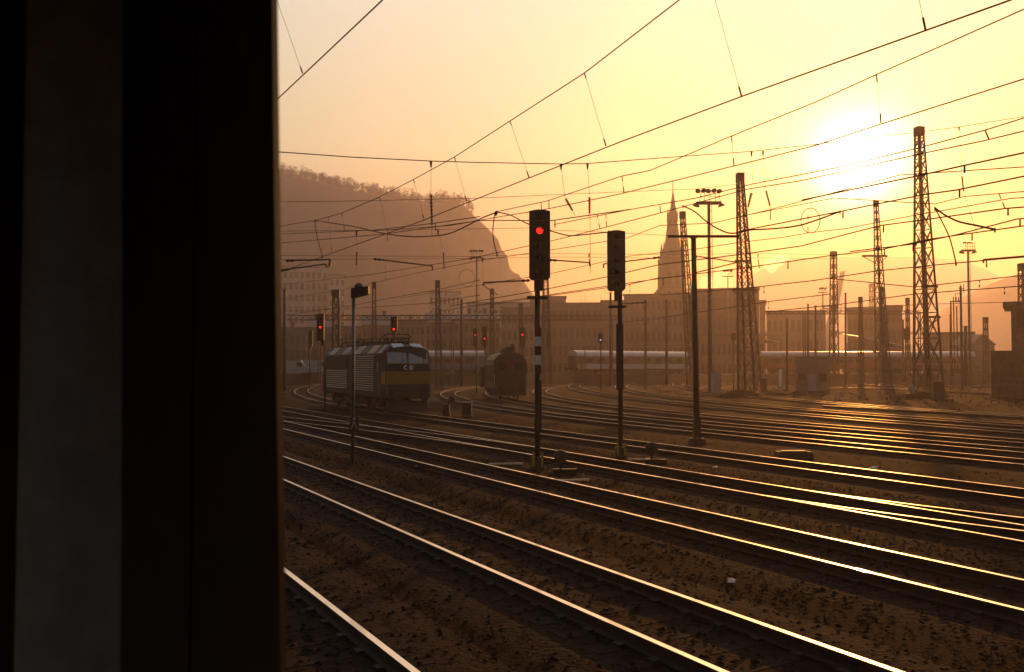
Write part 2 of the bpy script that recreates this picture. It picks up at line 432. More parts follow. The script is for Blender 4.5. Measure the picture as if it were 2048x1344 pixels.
lattice('small lattice mast left of the mast below the sun', 1722, 140, 1721, 596, 9, 5, 9, .2, lw=.13)
lattice('second narrow lattice mast leaning on the one below the sun', 1768, 135, 1763, 577, 14, 5, 11, .2, lw=.13)
lattice('thin lattice mast left of the tallest mast', 1816, 145, 1815, 598, 7, 5, 9, .2, lw=.13)
lattice('small lattice mast left of the switch tower at the right edge', 1972, 130, 1971, 637, 9, 6, 8, .2, lw=.14)
lattice('lattice mast cut by the right edge of the view', 2048, 105, 2045, 530, 16, 12, 13, .2, lw=.15)

def post(label, px, Y, pyt, wpx, m='post', name='catenary_post', cat='post', group='plain posts of the yard', pxt=None, arm=None, foot=True):
    base = gp(px, Y); top = at(pxt if pxt else px, pyt, Y); sc = Y/F; r = wpx*sc/2; h = top.z - base.z
    root = thing(name, base, label, cat, group)
    dx = top.x - base.x
    MB().tube([(0, 0, 0), (dx*.5, 0, h*.5), (dx, 0, h)], r*1.12, 8, r*.88).build('shaft', M[m], root, True)
    MB().box((dx, 0, h + .03), (r*2.3, r*2.3, .08)).build('cap', M[m], root)
    if foot: MB().lathe((0, 0, -.05), (0, 0, 1), [(0, r*2.6), (.18, r*2.4), (.35, r*1.5)], 8).build('footing', M['concrete_dark'], root)
    if arm:
        for (py, x0, x1) in arm:
            z = at(px, py, Y).z - base.z
            MB().bar(((x0-px)*sc, -r - .06, z), ((x1-px)*sc, -r - .06, z), .1).build('crossarm', M[m], root)
    return root
p1390 = gp(1393, 35.6)
root = post('plain dark brown post in the middle with a long thin crossarm on top', 1393, 35.6, 476, 11.5, pxt=1387, arm=((474, 1336, 1478),))
bm_ = MB(); bm_.box((0, 0, .55), (.34, .34, 1.1), 0, .75); bm_.box((0, 0, .1), (.6, .6, .25), 0, .9); bm_.build('flared_foot', M['post'], root)
for (lab, px, Y, pyt, w) in [
    ('dark post hard against the train window edge', 569, 95, 579, 6),
    ('plain post between the green and the dark brown locomotive', 923, 118, 599, 6),
    ('plain post just left of the unlit signal mast', 1221, 120, 586, 5),
    ('plain post in front of the pale coach, right of the unlit signal', 1291, 126, 601, 5),
    ('plain post in front of the right end of the pale coach', 1333, 126, 601, 6),
    ('short post between the lattice mast and the grey hut', 1574, 105, 638, 4),
    ('left one of the pair of posts behind the grey hut', 1616, 130, 609, 4),
    ('right one of the pair of posts behind the grey hut', 1631, 130, 612, 4),
    ('tall thin reddish post right of the grey hut', 1691, 128, 587, 4),
    ('plain post left of the switch tower', 2027, 120, 620, 5),
    ('short thin post between two lattice masts below the sun', 1806, 140, 640, 4),
    ('thin post beside the short portal frame at right', 1901, 125, 631, 4),
    ('stub post right of the short portal frame', 1931, 118, 653, 7),
    ('thin post carrying a small cross above the pale coach', 1170, 128, 694, 2.4)]:
    post(lab, px, Y, pyt, w)
# frame of posts with switchgear at right
b0 = gp(1924, 112); rt = thing('switchgear_post', b0, 'tall post with switchgear horns and a short portal frame at right', 'post'); sc = 112/F
zt = at(1924, 572, 112).z - G
MB().tube([(0, 0, 0), (0, 0, zt)], .17, 8, .13).build('shaft', M['post'], rt)
m = MB(); m.bar((-.25, 0, zt-.3), (.45, 0, zt-.3), .1); m.bar((-.05, 0, zt-.3), (-.05, 0, zt+.25), .07); m.bar((.4, 0, zt-.9), (.4, 0, zt+.2), .07); m.build('horns', M['post'], rt)
zf = at(1924, 603, 112).z - G
m = MB(); m.bar((-1.35, 0, zf), (0, 0, zf), .16); m.bar((-1.3, 0, 0), (-1.3, 0, zf), .13); m.bar((-.95, 0, 2), (-.95, 0, zf), .1); m.bar((-.55, 0, 2), (-.55, 0, zf-.6), .1)
m.bar((-.7, 0, zf+1.0), (0, 0, zf+1.0), .08); m.bar((-.7, 0, zf), (-.7, 0, zf+1.0), .05)
m.build('portal_frame', M['post'], rt)
m = MB(); 
for x in (-.95, -.6, -.3): m.lathe((x, 0, zf+.1), (0, 0, 1), [(0, .04), (.1, .1), (.16, .05), (.24, .1), (.3, .05), (.4, .09), (.5, .03)], 7)
m.build('insulators', M['porcelain'], rt)

# lattice gantries crossing the yard
def gantry(label, px0, px1, y0, y1, Y, legs):
    a = at(px0, y0, Y); b2 = at(px1, y0, Y); zt, zb = a.z, at(px0, y1, Y).z
    root = thing('portal_gantry', (a.x, Y, G), label, 'gantry', 'lattice gantries over the yard')
    m = MB(); L = b2.x - a.x; n = int(L / 1.0)
    for z in (zt - G, zb - G): m.bar((0, -.25, z), (L, -.25, z), .13); m.bar((0, .25, z), (L, .25, z), .13)
    for i in range(n):
        x0, x1 = L*i/n, L*(i+1)/n; za, zc = (zt-G, zb-G) if i % 2 else (zb-G, zt-G)
        m.bar((x0, -.25, za), (x1, -.25, zc), .08); m.bar((x0, .25, zc), (x1, .25, za), .08)
    m.build('beam', M['steel'], root)
    for px in legs:
        x = at(px, y0, Y).x - a.x; l = MB(); l.bar((x-.22, 0, 0), (x-.18, 0, zb-G), .14); l.bar((x+.22, 0, 0), (x+.18, 0, zb-G), .14)
        k = 0.4
        while k < zb - G - .8: l.bar((x-.2, 0, k), (x+.2, 0, k+.6), .06); k += .6
        l.build('leg', M['steel'], root)
    return root
gantry('long lattice gantry spanning the tracks behind both locomotives', 575, 1240, 631, 640, 138, (640, 905, 1222))
gantry('lattice gantry spanning the tracks below the sun', 1532, 1840, 622, 628, 150, (1608, 1838))

# ------------------------------------------------------------------ floodlight towers
def floodlight(label, px, Y, py_plat, py_lamp, pxw, platw, rpx, big=True):
    base = gp(px, Y); sc = Y/F; zp = at(px, py_plat, Y).z - base.z; zl = at(px, py_lamp, Y).z - base.z
    root = thing('floodlight_tower', base, label, 'floodlight', 'floodlight towers of the yard')
    r = rpx*sc/2
    MB().tube([(0, 0, 0), (0, 0, zp)], r*1.25, 10, r*.85).build('pole', M['greypost'], root, True)
    m = MB(); z = 1.5
    m.bar((r*2.2, 0, 1.2), (r*1.7, 0, zp), .05)
    while z < zp: m.bar((r*.9, 0, z), (r*2.1, 0, z), .045); z += .9
    m.build('ladder', M['greypost'], root)
    w = platw*sc/2
    m = MB(); m.box((0, 0, zp), (w*1.7, 1.4, .16)); m.bar((-w*1.0, 0, zp+.1), (w*1.0, 0, zp+.1), .1)
    for x in (-.8, -.45, 0, .45, .8): m.bar((x*w, -.6, zp), (x*w*.8, -.6, zl - .1), .05)
    m.bar((-w*.75, -.6, zp + (zl-zp)*.45), (w*.75, -.6, zp + (zl-zp)*.45), .05)
    m.build('platform', M['greypost'], root)
    hw = pxw*sc/2; k = 5 if big else 3
    for i in range(k):
        x = -hw + 2*hw*(i + .5)/k; s = hw/k*1.02
        l = MB(); tz = zl + (.12*s if i % 2 else -.05*s)
        l.lathe((x, .25*s, tz), (random.uniform(-.5, .5), -.8, -.75), [(-s*.35, s*.35), (0, s*.6), (s*.55, s*1.08), (s*.62, s*1.04)], 9)
        l.bar((x, 0, tz - s), (x, 0, tz), .06); l.build('lamp', M['sigback'], root)
    if big:
        for sx in (-1, 1):
            l = MB(); l.lathe((sx*w*.93, 0, zp - .12), (sx*.3, 0, -1), [(-.12, .1), (0, .22), (.2, .42), (.26, .4)], 9)
            l.build('side_lamp', M['sigback'], root)
    return root
floodlight('tall floodlight tower with a cluster of lamps, right of the church spire', 1420, 97, 406, 380, 52, 52, 7.0)
floodlight('slim floodlight tower in front of the cliff edge', 953, 165, 515, 501, 28, 26, 3.2)
floodlight('small floodlight tower on the building roof line beside the tall mast', 1457, 230, 553, 540, 20, 24, 2.4, False)
floodlight('far small floodlight tower beside the leaning bridge pylon', 1647, 260, 585, 576, 16, 18, 2.2, False)
floodlight('floodlight tower near the right edge with one bank of lamps', 1940, 125, 501, 485, 20, 26, 4.4)

# ------------------------------------------------------------------ signals
def signal(label, px, Y, pyt, pyb, wpx, lamps, lit, litmat='red', pole=8, detail=False, stripes=None, rz=0.0, ppx=None, back='black', p=None, group='colour light signals of the yard', marker=True):
    base = gp(ppx if ppx else px, Y); sc = Y/F
    zt = at(px, pyt, Y).z - base.z; zb = at(px, pyb, Y).z - base.z; w = wpx*sc; hx = (px - (ppx if ppx else px))*sc
    root = thing('railway_signal', base, label, 'signal', group, rz)
    r = pole*sc/2; mm = M[back]
    ptop = zb + .15 if pole*sc > 0 else zb
    MB().tube([(0, .06, 0), (0, .06, ptop)], r, 10).build('mast', M['post'], root, True)
    # head: background plate with clipped corners, case behind
    c = w*.12; y0 = -.10
    out = [(hx-w/2, zb+c), (hx-w/2+c, zb), (hx+w/2-c, zb), (hx+w/2, zb+c), (hx+w/2, zt-c*.6), (hx+w*.15, zt), (hx-w*.15, zt), (hx-w/2, zt-c*.6)]
    h = MB(); h.poly([(x, y0, z) for x, z in out], (0, .26, 0)); h.build('signal_head', mm, root)
    hh = zt - zb
    for i in range(lamps):
        z = zt - hh*(.5 + i)/lamps if lamps > 1 else (zt+zb)/2
        lr = min(w*.17, hh/lamps*.33)
        l = MB(); l.lathe((hx, y0 - .004, z), (0, -1, 0), [(0, lr), (.03, lr*.9), (.05, lr*.5)], 12)
        lo = l.build('lens', M[litmat] if i == lit else M['lens'], root, True)
        v = MB(); n = 8; vs = []
        for k in range(n + 1):
            a = math.pi*k/n
            for (yy, q) in ((y0 - .002, 1.25), (y0 - lr*1.3, 1.1)):
                for dr in (0, .012): vs.append((hx + math.cos(a)*(lr*q + dr), yy, z + math.sin(a)*(lr*q + dr)))
        fs = []
        for k in range(n):
            o = k*4; fs += [(o, o+4, o+6, o+2), (o+1, o+3, o+7, o+5), (o+2, o+6, o+7, o+3), (o, o+1, o+5, o+4)]
        v.add(vs, fs); v.build('hood', mm, root)
    MB().box((hx*.5, .06, zb - .16), (w*.42, .24, .34)).build('bracket', mm, root)
    if detail:
        MB().box((hx*.5 - .05, -.02, zb - .55), (w*.95, .5, .06)).build('step_plate', M['post'], root)
    if stripes:
        z1, z0, n = stripes; z1 = at(px, z1, Y).z - base.z; z0 = at(px, z0, Y).z - base.z
        mb = MB()
        for k in range(n):
            mb.cur = 0 if k % 2 else 1
            mb.b(-r*1.0, r*1.25, -r - .035, -r - .012, z0 + (z1-z0)*k/n, z0 + (z1-z0)*(k+1)/n - .001)
        mb.build('striped_plate', [M['white'], M['redpaint']], root)
    if detail:
        m = MB(); m.box((0, .06, .12), (r*5, r*5, .5), 0, .8); m.build('footing', M['concrete_dark'], root)
        m = MB()
        for sx in (-1, 1): m.b(sx*r*1.5 - .035, sx*r*1.5 + .035, -r*2.62, -r*2.5, .1, .55)
        m.build('footing_marker', M['yellow'], root)
    return root
# near pair
Y1 = 27.0
sg = signal('tall black signal showing red, nearest to the train', 1079.5, Y1, 420, 560, 42, 5, 1, 'red', 11.5, True, (655, 748, 5), 0, 1075)
m = MB(); m.box((.04, .06, 1.95), (.17, .2, 1.6)); m.build('cable_box', M['post'], sg)
sg = signal('tall unlit weathered signal, seen right of the red one', 1233.5, 30.3, 461, 582, 35, 5, -1, 'red', 9.5, True, None, 0, 1241, 'sigback')
m = MB(); m.box((-.03, -.05, 3.5), (.24, .12, 2.3)); m.build('relay_box', M['post'], sg)
m = MB()
for z in (5.9, 5.45, 5.0): m.b(-.42, .16, -.112, -.104, z, z+.03)
for (lab, px, Y, a, b2, w, n, lit, lm, pole, ppx) in [
    ('far signal showing red at the left, hanging beside a thin pole', 640.5, 60, 627, 682, 14, 5, 2, 'red', 3, 650),
    ('red signal head above the green locomotive roof', 787.5, 72, 633, 664, 13, 3, 2, 'red', 4, 787.5),
    ('left one of the two close red signals by the dark brown locomotive', 950, 95, 657, 692, 8, 4, 1, 'red', 2.4, 953),
    ('right one of the two close red signals, with a flat visor plate', 969, 95, 653, 692, 9, 4, 2, 'red', 2.4, 970),
    ('dim red signal above the right side of the dark brown locomotive', 1045, 110, 655, 694, 11, 4, 1, 'red', 2.6, 1047),
    ('far unlit signal between the red signal mast and the pale coach', 1097, 122, 662, 692, 8, 3, -1, 'red', 2.2, 1100),
    ('dwarf-headed signal showing white-blue in front of the pale coach', 1201, 104, 665, 685, 9, 2, 1, 'white_lamp', 2.6, 1202),
    ('faint unlit signal behind the far red one at left', 621, 110, 660, 694, 8, 4, -1, 'red', 2.2, 619),
    ('small boxy unlit signal between floodlight tower and lattice mast', 1468, 108, 666, 680, 8, 1, -1, 'red', 2.2, 1467),
    ('unlit signal with a round head left of the tallest mast', 1815, 128, 656, 680, 10, 3, -1, 'red', 2.2, 1812)]:
    signal(lab, px, Y, a, b2, w, n, lit, lm, pole, ppx=ppx)

# lamp post with hooded box head at left
pb = tp(27.0, 9.35, G); Yp = pb.y; sc = Yp/F
lp = thing('signal_lamp_post', pb, 'grey-blue post with a tilted boxed lamp head in front of the green locomotive', 'lamp post')
zt = at(697, 592, Yp).z - G
MB().tube([(0, 0, 0), (0, 0, zt)], .058, 10).build('shaft', M['greypost'], lp, True)
m = MB(); m.poly([(-.06, -.16, zt-.08), (.50, -.16, zt+.06), (.50, -.16, zt+.31), (-.06, -.16, zt+.24)], (0, .34, 0)); m.build('lamp_box', M['black'], lp)
m = MB(); m.lathe((.17, 0, zt+.26), (0, 0, 1), [(0, .15), (.08, .145), (.14, .10), (.17, .03)], 12); m.build('lamp_dome', M['sigback'], lp, True)
m = MB(); m.b(.40, .47, -.172, -.163, zt+.08, zt+.25); m.build('lens', M['redpaint'], lp)
zs = at(703, 846, Yp).z - G
m = MB(); m.box((.06, -.075, zs), (.30, .02, .42)); sp = m.build('sign_plate', M['redpaint'], lp)
m = MB(); m.poly([(.06-.11, -.0865, zs-.17), (.06-.06, -.0865, zs-.17), (.075, -.0865, zs+.06), (.045, -.0865, zs+.06)], (0, -.006, 0))
m.poly([(.06+.06, -.0872, zs-.17), (.06+.11, -.0872, zs-.17), (.075, -.0872, zs+.062), (.045, -.0872, zs+.062)], (0, -.006, 0))
m.lathe((.06, -.0865, zs+.14), (0, -1, 0), [(0, .05), (.006, .05)], 12); m.build('sign_mark', M['cabinet'], sp)

# ------------------------------------------------------------------ vehicles
def bogie(root, x, m='under', axles=(-1.2, 1.2), name='bogie'):
    b = MB(); b.b(x-1.9, x+1.9, .93, 1.10, .42, .78); b.b(x-1.9, x+1.9, -1.10, -.93, .42, .78); b.b(x-.5, x+.5, -1, 1, .5, .8)
    for a in axles:
        for sy in (-1, 1): b.box((x+a, sy*1.12, .5), (.42, .16, .34)); b.lathe((x+a+.6*(1 if a < 0 else -1), sy*1.1, .62), (0, 0, 1), [(0, .12), (.28, .12)], 8)
    o = b.build(name, M[m], root)
    for a in axles:
        for sy in (-1, 1):
            w = MB(); w.lathe((x+a, sy*.69, .5), (0, sy, 0), [(0, .53), (.03, .53), (.04, .50), (.13, .50), (.14, .2)], 18); w.build('wheel', M[m], o)
def buffers(root, x, sgn):
    for sy in (-1, 1):
        b = MB(); b.lathe((x, sy*.875, 1.05), (sgn, 0, 0), [(0, .13), (.35, .11), (.36, .09), (.5, .09), (.52, .25), (.57, .25), (.6, .2)], 12)
        b.build('buffer', M['under'], root, False)
    b = MB(); b.box((x + sgn*.15, 0, 1.0), (.4, .14, .2)); b.bar((x + sgn*.35, 0, 1.0), (x + sgn*.42, 0, .62), .07); b.build('coupling', M['under'], root)

# green and yellow electric locomotive
t0 = 49.6; k0 = 45; Rr = 200
aa = (t0 - k0)/Rr + 8.5/Rr
lpos = tp(k0 + Rr*math.sin((t0-k0)/Rr), P['t5'] + Rr*(1 - math.cos((t0-k0)/Rr)))
ang = TH - aa; hd = math.pi/2 + ang
L1 = thing('electric_locomotive', lpos, 'dark green electric locomotive with a yellow front band and ribbed sides', 'locomotive', None, hd)
LL = 16.0; w = 1.48
sec = [(-w, 1.0), (w, 1.0), (w, 3.72), (.98, 4.28), (-.98, 4.28), (-w, 3.72)]
b = MB(); b.prism(sec, .62, LL - .62)
# cab ends, raked above the waist
for s0, xa, xb in ((1, .62, 0), (-1, LL - .62, LL)):
    pr = [(-w, 1.0), (w, 1.0), (w, 2.75), (w-.02, 3.86), (1.0, 4.27), (-1.0, 4.27), (-w+.02, 3.86), (-w, 2.75)]
    vs = [(xa, y, z) for y, z in pr]
    vs += [(xb + s0*(.0 if z < 2.8 else .27), y*(.965 if z < 4 else .9), z - (.1 if z > 4 else 0)) for y, z in pr]
    n = 8; fs = [((j, n+j, n+(j+1) % n, (j+1) % n) if s0 > 0 else (j, (j+1) % n, n+(j+1) % n, n+j)) for j in range(n)] + [tuple(range(n, 2*n))]
    b.add(vs, fs)
body = b.build('body', M['loco_green'], L1)
wf = w*.965
def front_slab(z0, z1, y0, y1, out=.012):      # quad on the raked cab front
    def X(z): return .0 if z <= 2.75 else (z - 2.75)/1.11*.27
    return [(X(z0) - out, y0, z0), (X(z0) - out, y1, z0), (X(z1) - out, y1, z1), (X(z1) - out, y0, z1)]
m = MB(); m.poly(front_slab(1.82, 2.60, -wf+.01, wf-.01), (.02, 0, 0)); m.build('yellow_band', M['loco_yellow'], L1)
m = MB(); m.b(-.012, .8, w - .05, w + .008, 1.82, 2.6); m.build('side_band', M['loco_yellow'], L1)
for (ya, yb) in ((-1.28, -.08), (.08, 1.28)):
    m = MB(); m.poly(front_slab(3.06, 3.80, ya - .06, yb + .06, .02), (.03, 0, 0)); fr = m.build('window_frame', M['loco_yellow'], L1)
    m = MB(); m.poly(front_slab(3.12, 3.75, ya, yb, .03), (.02, 0, 0)); m.build('windscreen', M['glass_sky'], fr)
    m = MB(); mid = (ya+yb)/2; q = front_slab(3.10, 3.62, mid - .35, mid - .32, .055); m.poly(q, (.012, 0, 0)); m.build('wiper', M['under'], fr)
# emblem: two open ring letters C and D between the stripes
def arc_strip(mb, cy, cz, r, a0, a1, th=.035, x=-.03):
    n = 14
    for k in range(n):
        a, b2 = a0 + (a1-a0)*k/n, a0 + (a1-a0)*(k+1)/n
        mb.poly([(x, cy + math.cos(a)*(r-th), cz + math.sin(a)*(r-th)), (x, cy + math.cos(a)*(r+th), cz + math.sin(a)*(r+th)),
                 (x, cy + math.cos(b2)*(r+th), cz + math.sin(b2)*(r+th)), (x, cy + math.cos(b2)*(r-th), cz + math.sin(b2)*(r-th))], (.018, 0, 0))
m = MB(); arc_strip(m, .17, 2.84, .11, R(-130), R(130)); arc_strip(m, -.13, 2.84, .11, R(90), R(270)); m.b(-.031, -.0125, -.135, -.07, 2.696, 2.984)
m.build('front_emblem', M['white'], L1)
for sy in (-1, 1):
    m = MB(); m.lathe((-.01, sy*1.08, 1.45), (-1, 0, 0), [(0, .16), (.05, .16), (.06, .12)], 14); hl = m.build('headlight', M['lens'], L1)
    m = MB(); m.bar((-.09, sy*1.38, 1.2), (-.06, sy*1.38, 2.6), .035); m.build('handrail', M['loco_grey'], L1)
m = MB(); m.box((.25, 0, .55), (.35, 2.5, .5)); m.poly([(-.1, -1.25, .16), (-.1, 1.25, .16), (.2, 1.25, .72), (.2, -1.25, .72)], (.05, 0, 0)); m.build('snow_plough', M['under'], L1)
buffers(L1, 0, -1); buffers(L1, LL, 1)
# ribbed side panels
def ribs(x0, x1, z0, z1, n, y, nm='ribbed_panel', mt='loco_grey'):
    m = MB(); sg_ = 1 if y > 0 else -1; m.cur = 1
    m.b(x0, x1, min(y, y + sg_*.012), max(y, y + sg_*.012), z0, z1)
    m.cur = 0
    for k in range(n):
        z = z0 + (z1-z0)*(k+.5)/n; hh = (z1-z0)/n*.30
        m.add([(x0, y+sg_*.012, z-hh), (x1, y+sg_*.012, z-hh), (x1, y+sg_*.05, z+hh*.1), (x0, y+sg_*.05, z+hh*.1), (x0, y+sg_*.012, z+hh), (x1, y+sg_*.012, z+hh)],
              [(0, 1, 2, 3), (3, 2, 5, 4)] if sg_ < 0 else [(3, 2, 1, 0), (4, 5, 2, 3)])
    return m.build(nm, [M[mt], M['under']], L1)
for sy in (1, -1):
    ribs(2.3, 7.0, 1.30, 3.62, 16, sy*w); ribs(8.7, 14.6, 1.30, 2.65, 9, sy*w)
    m = MB(); m.b(8.7, 14.6, *(sorted((sy*w, sy*(w+.02)))), 2.82, 3.5); m.build('dark_louvre_band', M['under'], L1)
    m = MB(); m.b(7.2, 7.55, *(sorted((sy*w, sy*(w+.03)))), 1.1, 3.68); m.build('light_panel', M['loco_blue'], L1)
    m = MB(); m.b(1.15, 1.85, *(sorted((sy*w, sy*(w+.02)))), 1.15, 3.3); d = m.build('cab_door', M['loco_green'], L1)
    m = MB(); m.b(1.28, 1.72, *(sorted((sy*(w+.02), sy*(w+.03)))), 2.55, 3.15); m.build('door_window', M['pane'], d)
    m = MB(); m.bar((1.05, sy*(w+.05), 1.1), (1.05, sy*(w+.05), 2.6), .035); m.build('handrail', M['loco_grey'], L1)
    # pale roof slopes
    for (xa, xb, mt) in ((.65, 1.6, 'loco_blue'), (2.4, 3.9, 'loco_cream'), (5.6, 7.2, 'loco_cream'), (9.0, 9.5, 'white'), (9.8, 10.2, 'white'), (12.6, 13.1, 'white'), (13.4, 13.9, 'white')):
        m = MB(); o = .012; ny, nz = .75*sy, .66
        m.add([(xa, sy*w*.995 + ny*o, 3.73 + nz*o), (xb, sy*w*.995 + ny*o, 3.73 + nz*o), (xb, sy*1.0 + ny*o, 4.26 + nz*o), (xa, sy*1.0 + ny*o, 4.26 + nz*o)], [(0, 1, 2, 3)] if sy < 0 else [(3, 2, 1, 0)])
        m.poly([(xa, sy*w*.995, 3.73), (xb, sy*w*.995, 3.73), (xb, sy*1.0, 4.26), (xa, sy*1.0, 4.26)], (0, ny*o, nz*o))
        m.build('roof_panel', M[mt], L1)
m = MB()
m.poly([(.10, .25, 4.13), (.10, .95, 4.05), (.62, .96, 4.30), (.62, .25, 4.32)], (0, 0, .02)); m.poly([(.10, -.25, 4.13), (.10, -.95, 4.05), (.62, -.96, 4.30), (.62, -.25, 4.32)], (0, 0, .02))
m.build('cab_roof_patch', M['loco_blue'], L1)
# roof equipment and folded pantographs
m = MB(); m.b(2.6, 6.8, -.62, .62, 4.283, 4.5); m.b(9.2, 12.6, -.55, .55, 4.283, 4.47); m.b(7.3, 8.6, -.4, .4, 4.283, 4.62); m.b(.9, 1.7, -.2, .2, 4.283, 4.5)
m.build('roof_hatches', M['under'], L1)
for x0 in (1.6, 12.2):
    pg = MB(); 
    for sy in (-.55, .55):
        for dx in (0, 1.5): pg.lathe((x0+dx, sy, 4.29), (0, 0, 1), [(0, .07), (.08, .12), (.12, .06), (.2, .12), (.24, .05), (.33, .05)], 7)
        pg.bar((x0, sy, 4.66), (x0+1.6, sy, 4.66), .07); pg.bar((x0+.1, sy, 4.7), (x0+2.2, sy*.6, 4.86), .05)
    pg.bar((x0, -.6, 4.66), (x0, .6, 4.66), .07); pg.bar((x0+1.5, -.6, 4.66), (x0+1.5, .6, 4.66), .07)
    for xx in (x0+.5, x0+.8): pg.tube([(xx, -.95, 4.78), (xx, -.7, 4.95), (xx, .7, 4.95), (xx, .95, 4.78)], .03, 5)
    pg.build('pantograph', M['under'], L1)
m = MB(); m.tube([(3.5, .2, 4.75), (7, .25, 4.8), (12, .2, 4.75)], .03, 5)
for x in (3.5, 5.2, 7, 9, 10.6, 12): m.lathe((x, .22, 4.4), (0, 0, 1), [(0, .06), (.1, .12), (.14, .06), (.22, .12), (.26, .05), (.38, .05)], 7)
m.build('roof_busbar', M['under'], L1)
m = MB(); m.b(5.2, 10.8, -1.15, 1.15, .4, .98); m.b(.7, LL-.7, -1.2, 1.2, .9, 1.0); m.build('underframe', M['under'], L1)
bogie(L1, 3.5, axles=(-1.3, 1.3)); bogie(L1, LL - 3.5, axles=(-1.3, 1.3))

# dark brown locomotive seen end on
def arc_pos(p, t0, Rr, a): return tp(t0 + Rr*math.sin(a), p + Rr*(1 - math.cos(a)))
a7 = R(18.6); q = arc_pos(P['t7'], 29.6, 113, a7)
L2 = thing('diesel_locomotive', q, 'dark sooty brown locomotive with a rounded roof, standing behind the red signal post', 'locomotive', None, math.pi/2 + TH - a7 - .06)
w2 = 1.5
sec = [(-w2, .95), (w2, .95), (w2, 3.0), (1.38, 3.45), (1.05, 3.85), (.55, 4.05), (0, 4.12), (-.55, 4.05), (-1.05, 3.85), (-1.38, 3.45), (-w2, 3.0)]
b = MB(); b.prism(sec, .25, 7.5); b.build('body', M['dark_loco'], L2)
b = MB(); b.prism([(y*.97, z*.985) for y, z in sec], 0, .25); b.build('cab_front', M['dark_loco'], L2)
for (ya, yb) in ((-1.05, -.28), (.28, 1.05)):
    m = MB(); m.b(-.03, -.001, ya, yb, 2.55, 3.2); m.build('windscreen', M['pane'], L2)
for sy in (-.95, .95):
    m = MB(); m.lathe((0, sy, 1.55), (-1, 0, 0), [(0, .17), (.06, .17), (.07, .12)], 12); m.build('headlight', M['lens'], L2)
m = MB(); m.lathe((-.001, 0, 3.55), (-1, 0, 0), [(0, .15), (.08, .15), (.09, .1)], 12); m.build('top_headlight', M['lens'], L2)
m = MB(); m.box((.8, 0, 4.35), (1.2, .7, .42)); m.box((2.4, .1, 4.2), (1.0, 1.0, .3)); m.lathe((.5, -.25, 4.5), (0, 0, 1), [(0, .16), (.25, .2), (.3, .14)], 10); m.build('roof_box', M['under'], L2)
for x in (1.2, 3.4, 5.6): MB().b(x, x+1.6, w2, w2+.02, 1.5, 2.9).build('side_louvre', M['under'], L2)
m = MB(); m.b(7.6, 9.8, -1.3, 1.85, .9, 2.75); m.b(7.55, 9.85, -1.35, 1.9, 2.75, 2.83); m.build('rear_hood', M['dark_loco'], L2)
m = MB(); m.b(.3, 9.7, -1.2, 1.2, .55, .95); m.b(-.08, .2, -1.35, 1.35, .35, .95); m.build('underframe', M['under'], L2)
for sy in (-1, 1): 
    m = MB(); m.bar((-.1, sy*1.4, .95), (-.06, sy*1.4, 2.2), .05); m.build('handrail', M['loco_cream'], L2)
buffers(L2, -.05, -1); bogie(L2, 2.4); bogie(L2, 7.4)

def coach(label, pos, heading, side, roof, length=24.5, stripe=None, name='passenger_coach'):
    c = thing(name, pos, label, 'railway coach', 'coaches on the far bank', heading)
    w = 1.42; sec = [(-w+.06, .85), (w-.06, .85), (w, 1.2), (w, 3.05), (-w, 3.05), (-w, 1.2)]
    b = MB(); b.prism(sec, 0, length); b.build('body', M[side], c)
    rf = [(-w, 3.052), (w, 3.052), (w*.96, 3.35), (w*.78, 3.7), (w*.4, 3.95), (0, 4.03), (-w*.4, 3.95), (-w*.78, 3.7), (-w*.96, 3.35)]
    b = MB(); b.prism(rf, .04, length - .04); b.build('roof', M[roof], c)
    for sy in (1, -1):
        m = MB(); m.b(1.6, length-1.6, *(sorted((sy*w, sy*(w+.008)))), 1.85, 2.85); m.build('window_band', M['coach_dark'], c)
        first = None
        for k in range(9):
            x = 2.6 + (length-5.2)*k/8
            if first is None:
                m = MB(); m.b(-.7, .7, *(sorted((sy*(w+.008), sy*(w+.016)))), 1.95, 2.75); first = m.build('window', M['pane'], c); first.location = (x, 0, 0)
            else: copy_part(first, c, (x, 0, 0))
        for x in (.9, length-.9):
            m = MB(); m.b(x-.4, x+.4, *(sorted((sy*w, sy*(w+.02)))), 1.0, 2.95); m.build('door', M[side], c)
        if stripe: m = MB(); m.b(.1, length-.1, *(sorted((sy*w, sy*(w+.006)))), .95, 1.75); m.build('side_stripe', M[stripe], c)
    for x, s in ((0, -1), (length, 1)):
        m = MB(); m.b(*(sorted((x, x + s*.35))), -.6, .6, 1.0, 3.1); m.build('gangway', M['under'], c)
    m = MB(); m.b(6, length-6, -1.1, 1.1, .45, .85); m.build('underfloor_boxes', M['under'], c)
    bogie(c, 3.2); bogie(c, length - 3.2); buffers(c, 0, -1); buffers(c, length, 1)
    return c
def coach_between(label, pxa, Ya, pxb, Yb, side, roof, stripe=None, z=1.36):
    a = gp(pxa, Ya, z); b2 = gp(pxb, Yb, z); d = b2 - a
    return coach(label, a, math.atan2(d.y, d.x), side, roof, d.length, stripe)
coach_between('pale silver coach angled on the bank behind the unlit signal', 1144, 145, 1368, 160, 'coach_dark', 'coach_roof', 'coach_silver')
coach_between('blue coach between the green and the dark brown locomotive', 742, 148, 968, 150, 'coach_blue', 'coach_roof')
coach_between('wine red coach behind the grey hut', 1522, 158, 1745, 156, 'coach_red', 'coach_roof')
coach_between('dim brown coach on the bank behind the tallest mast', 1752, 157, 1945, 156, 'coach_dark', 'coach_silver')
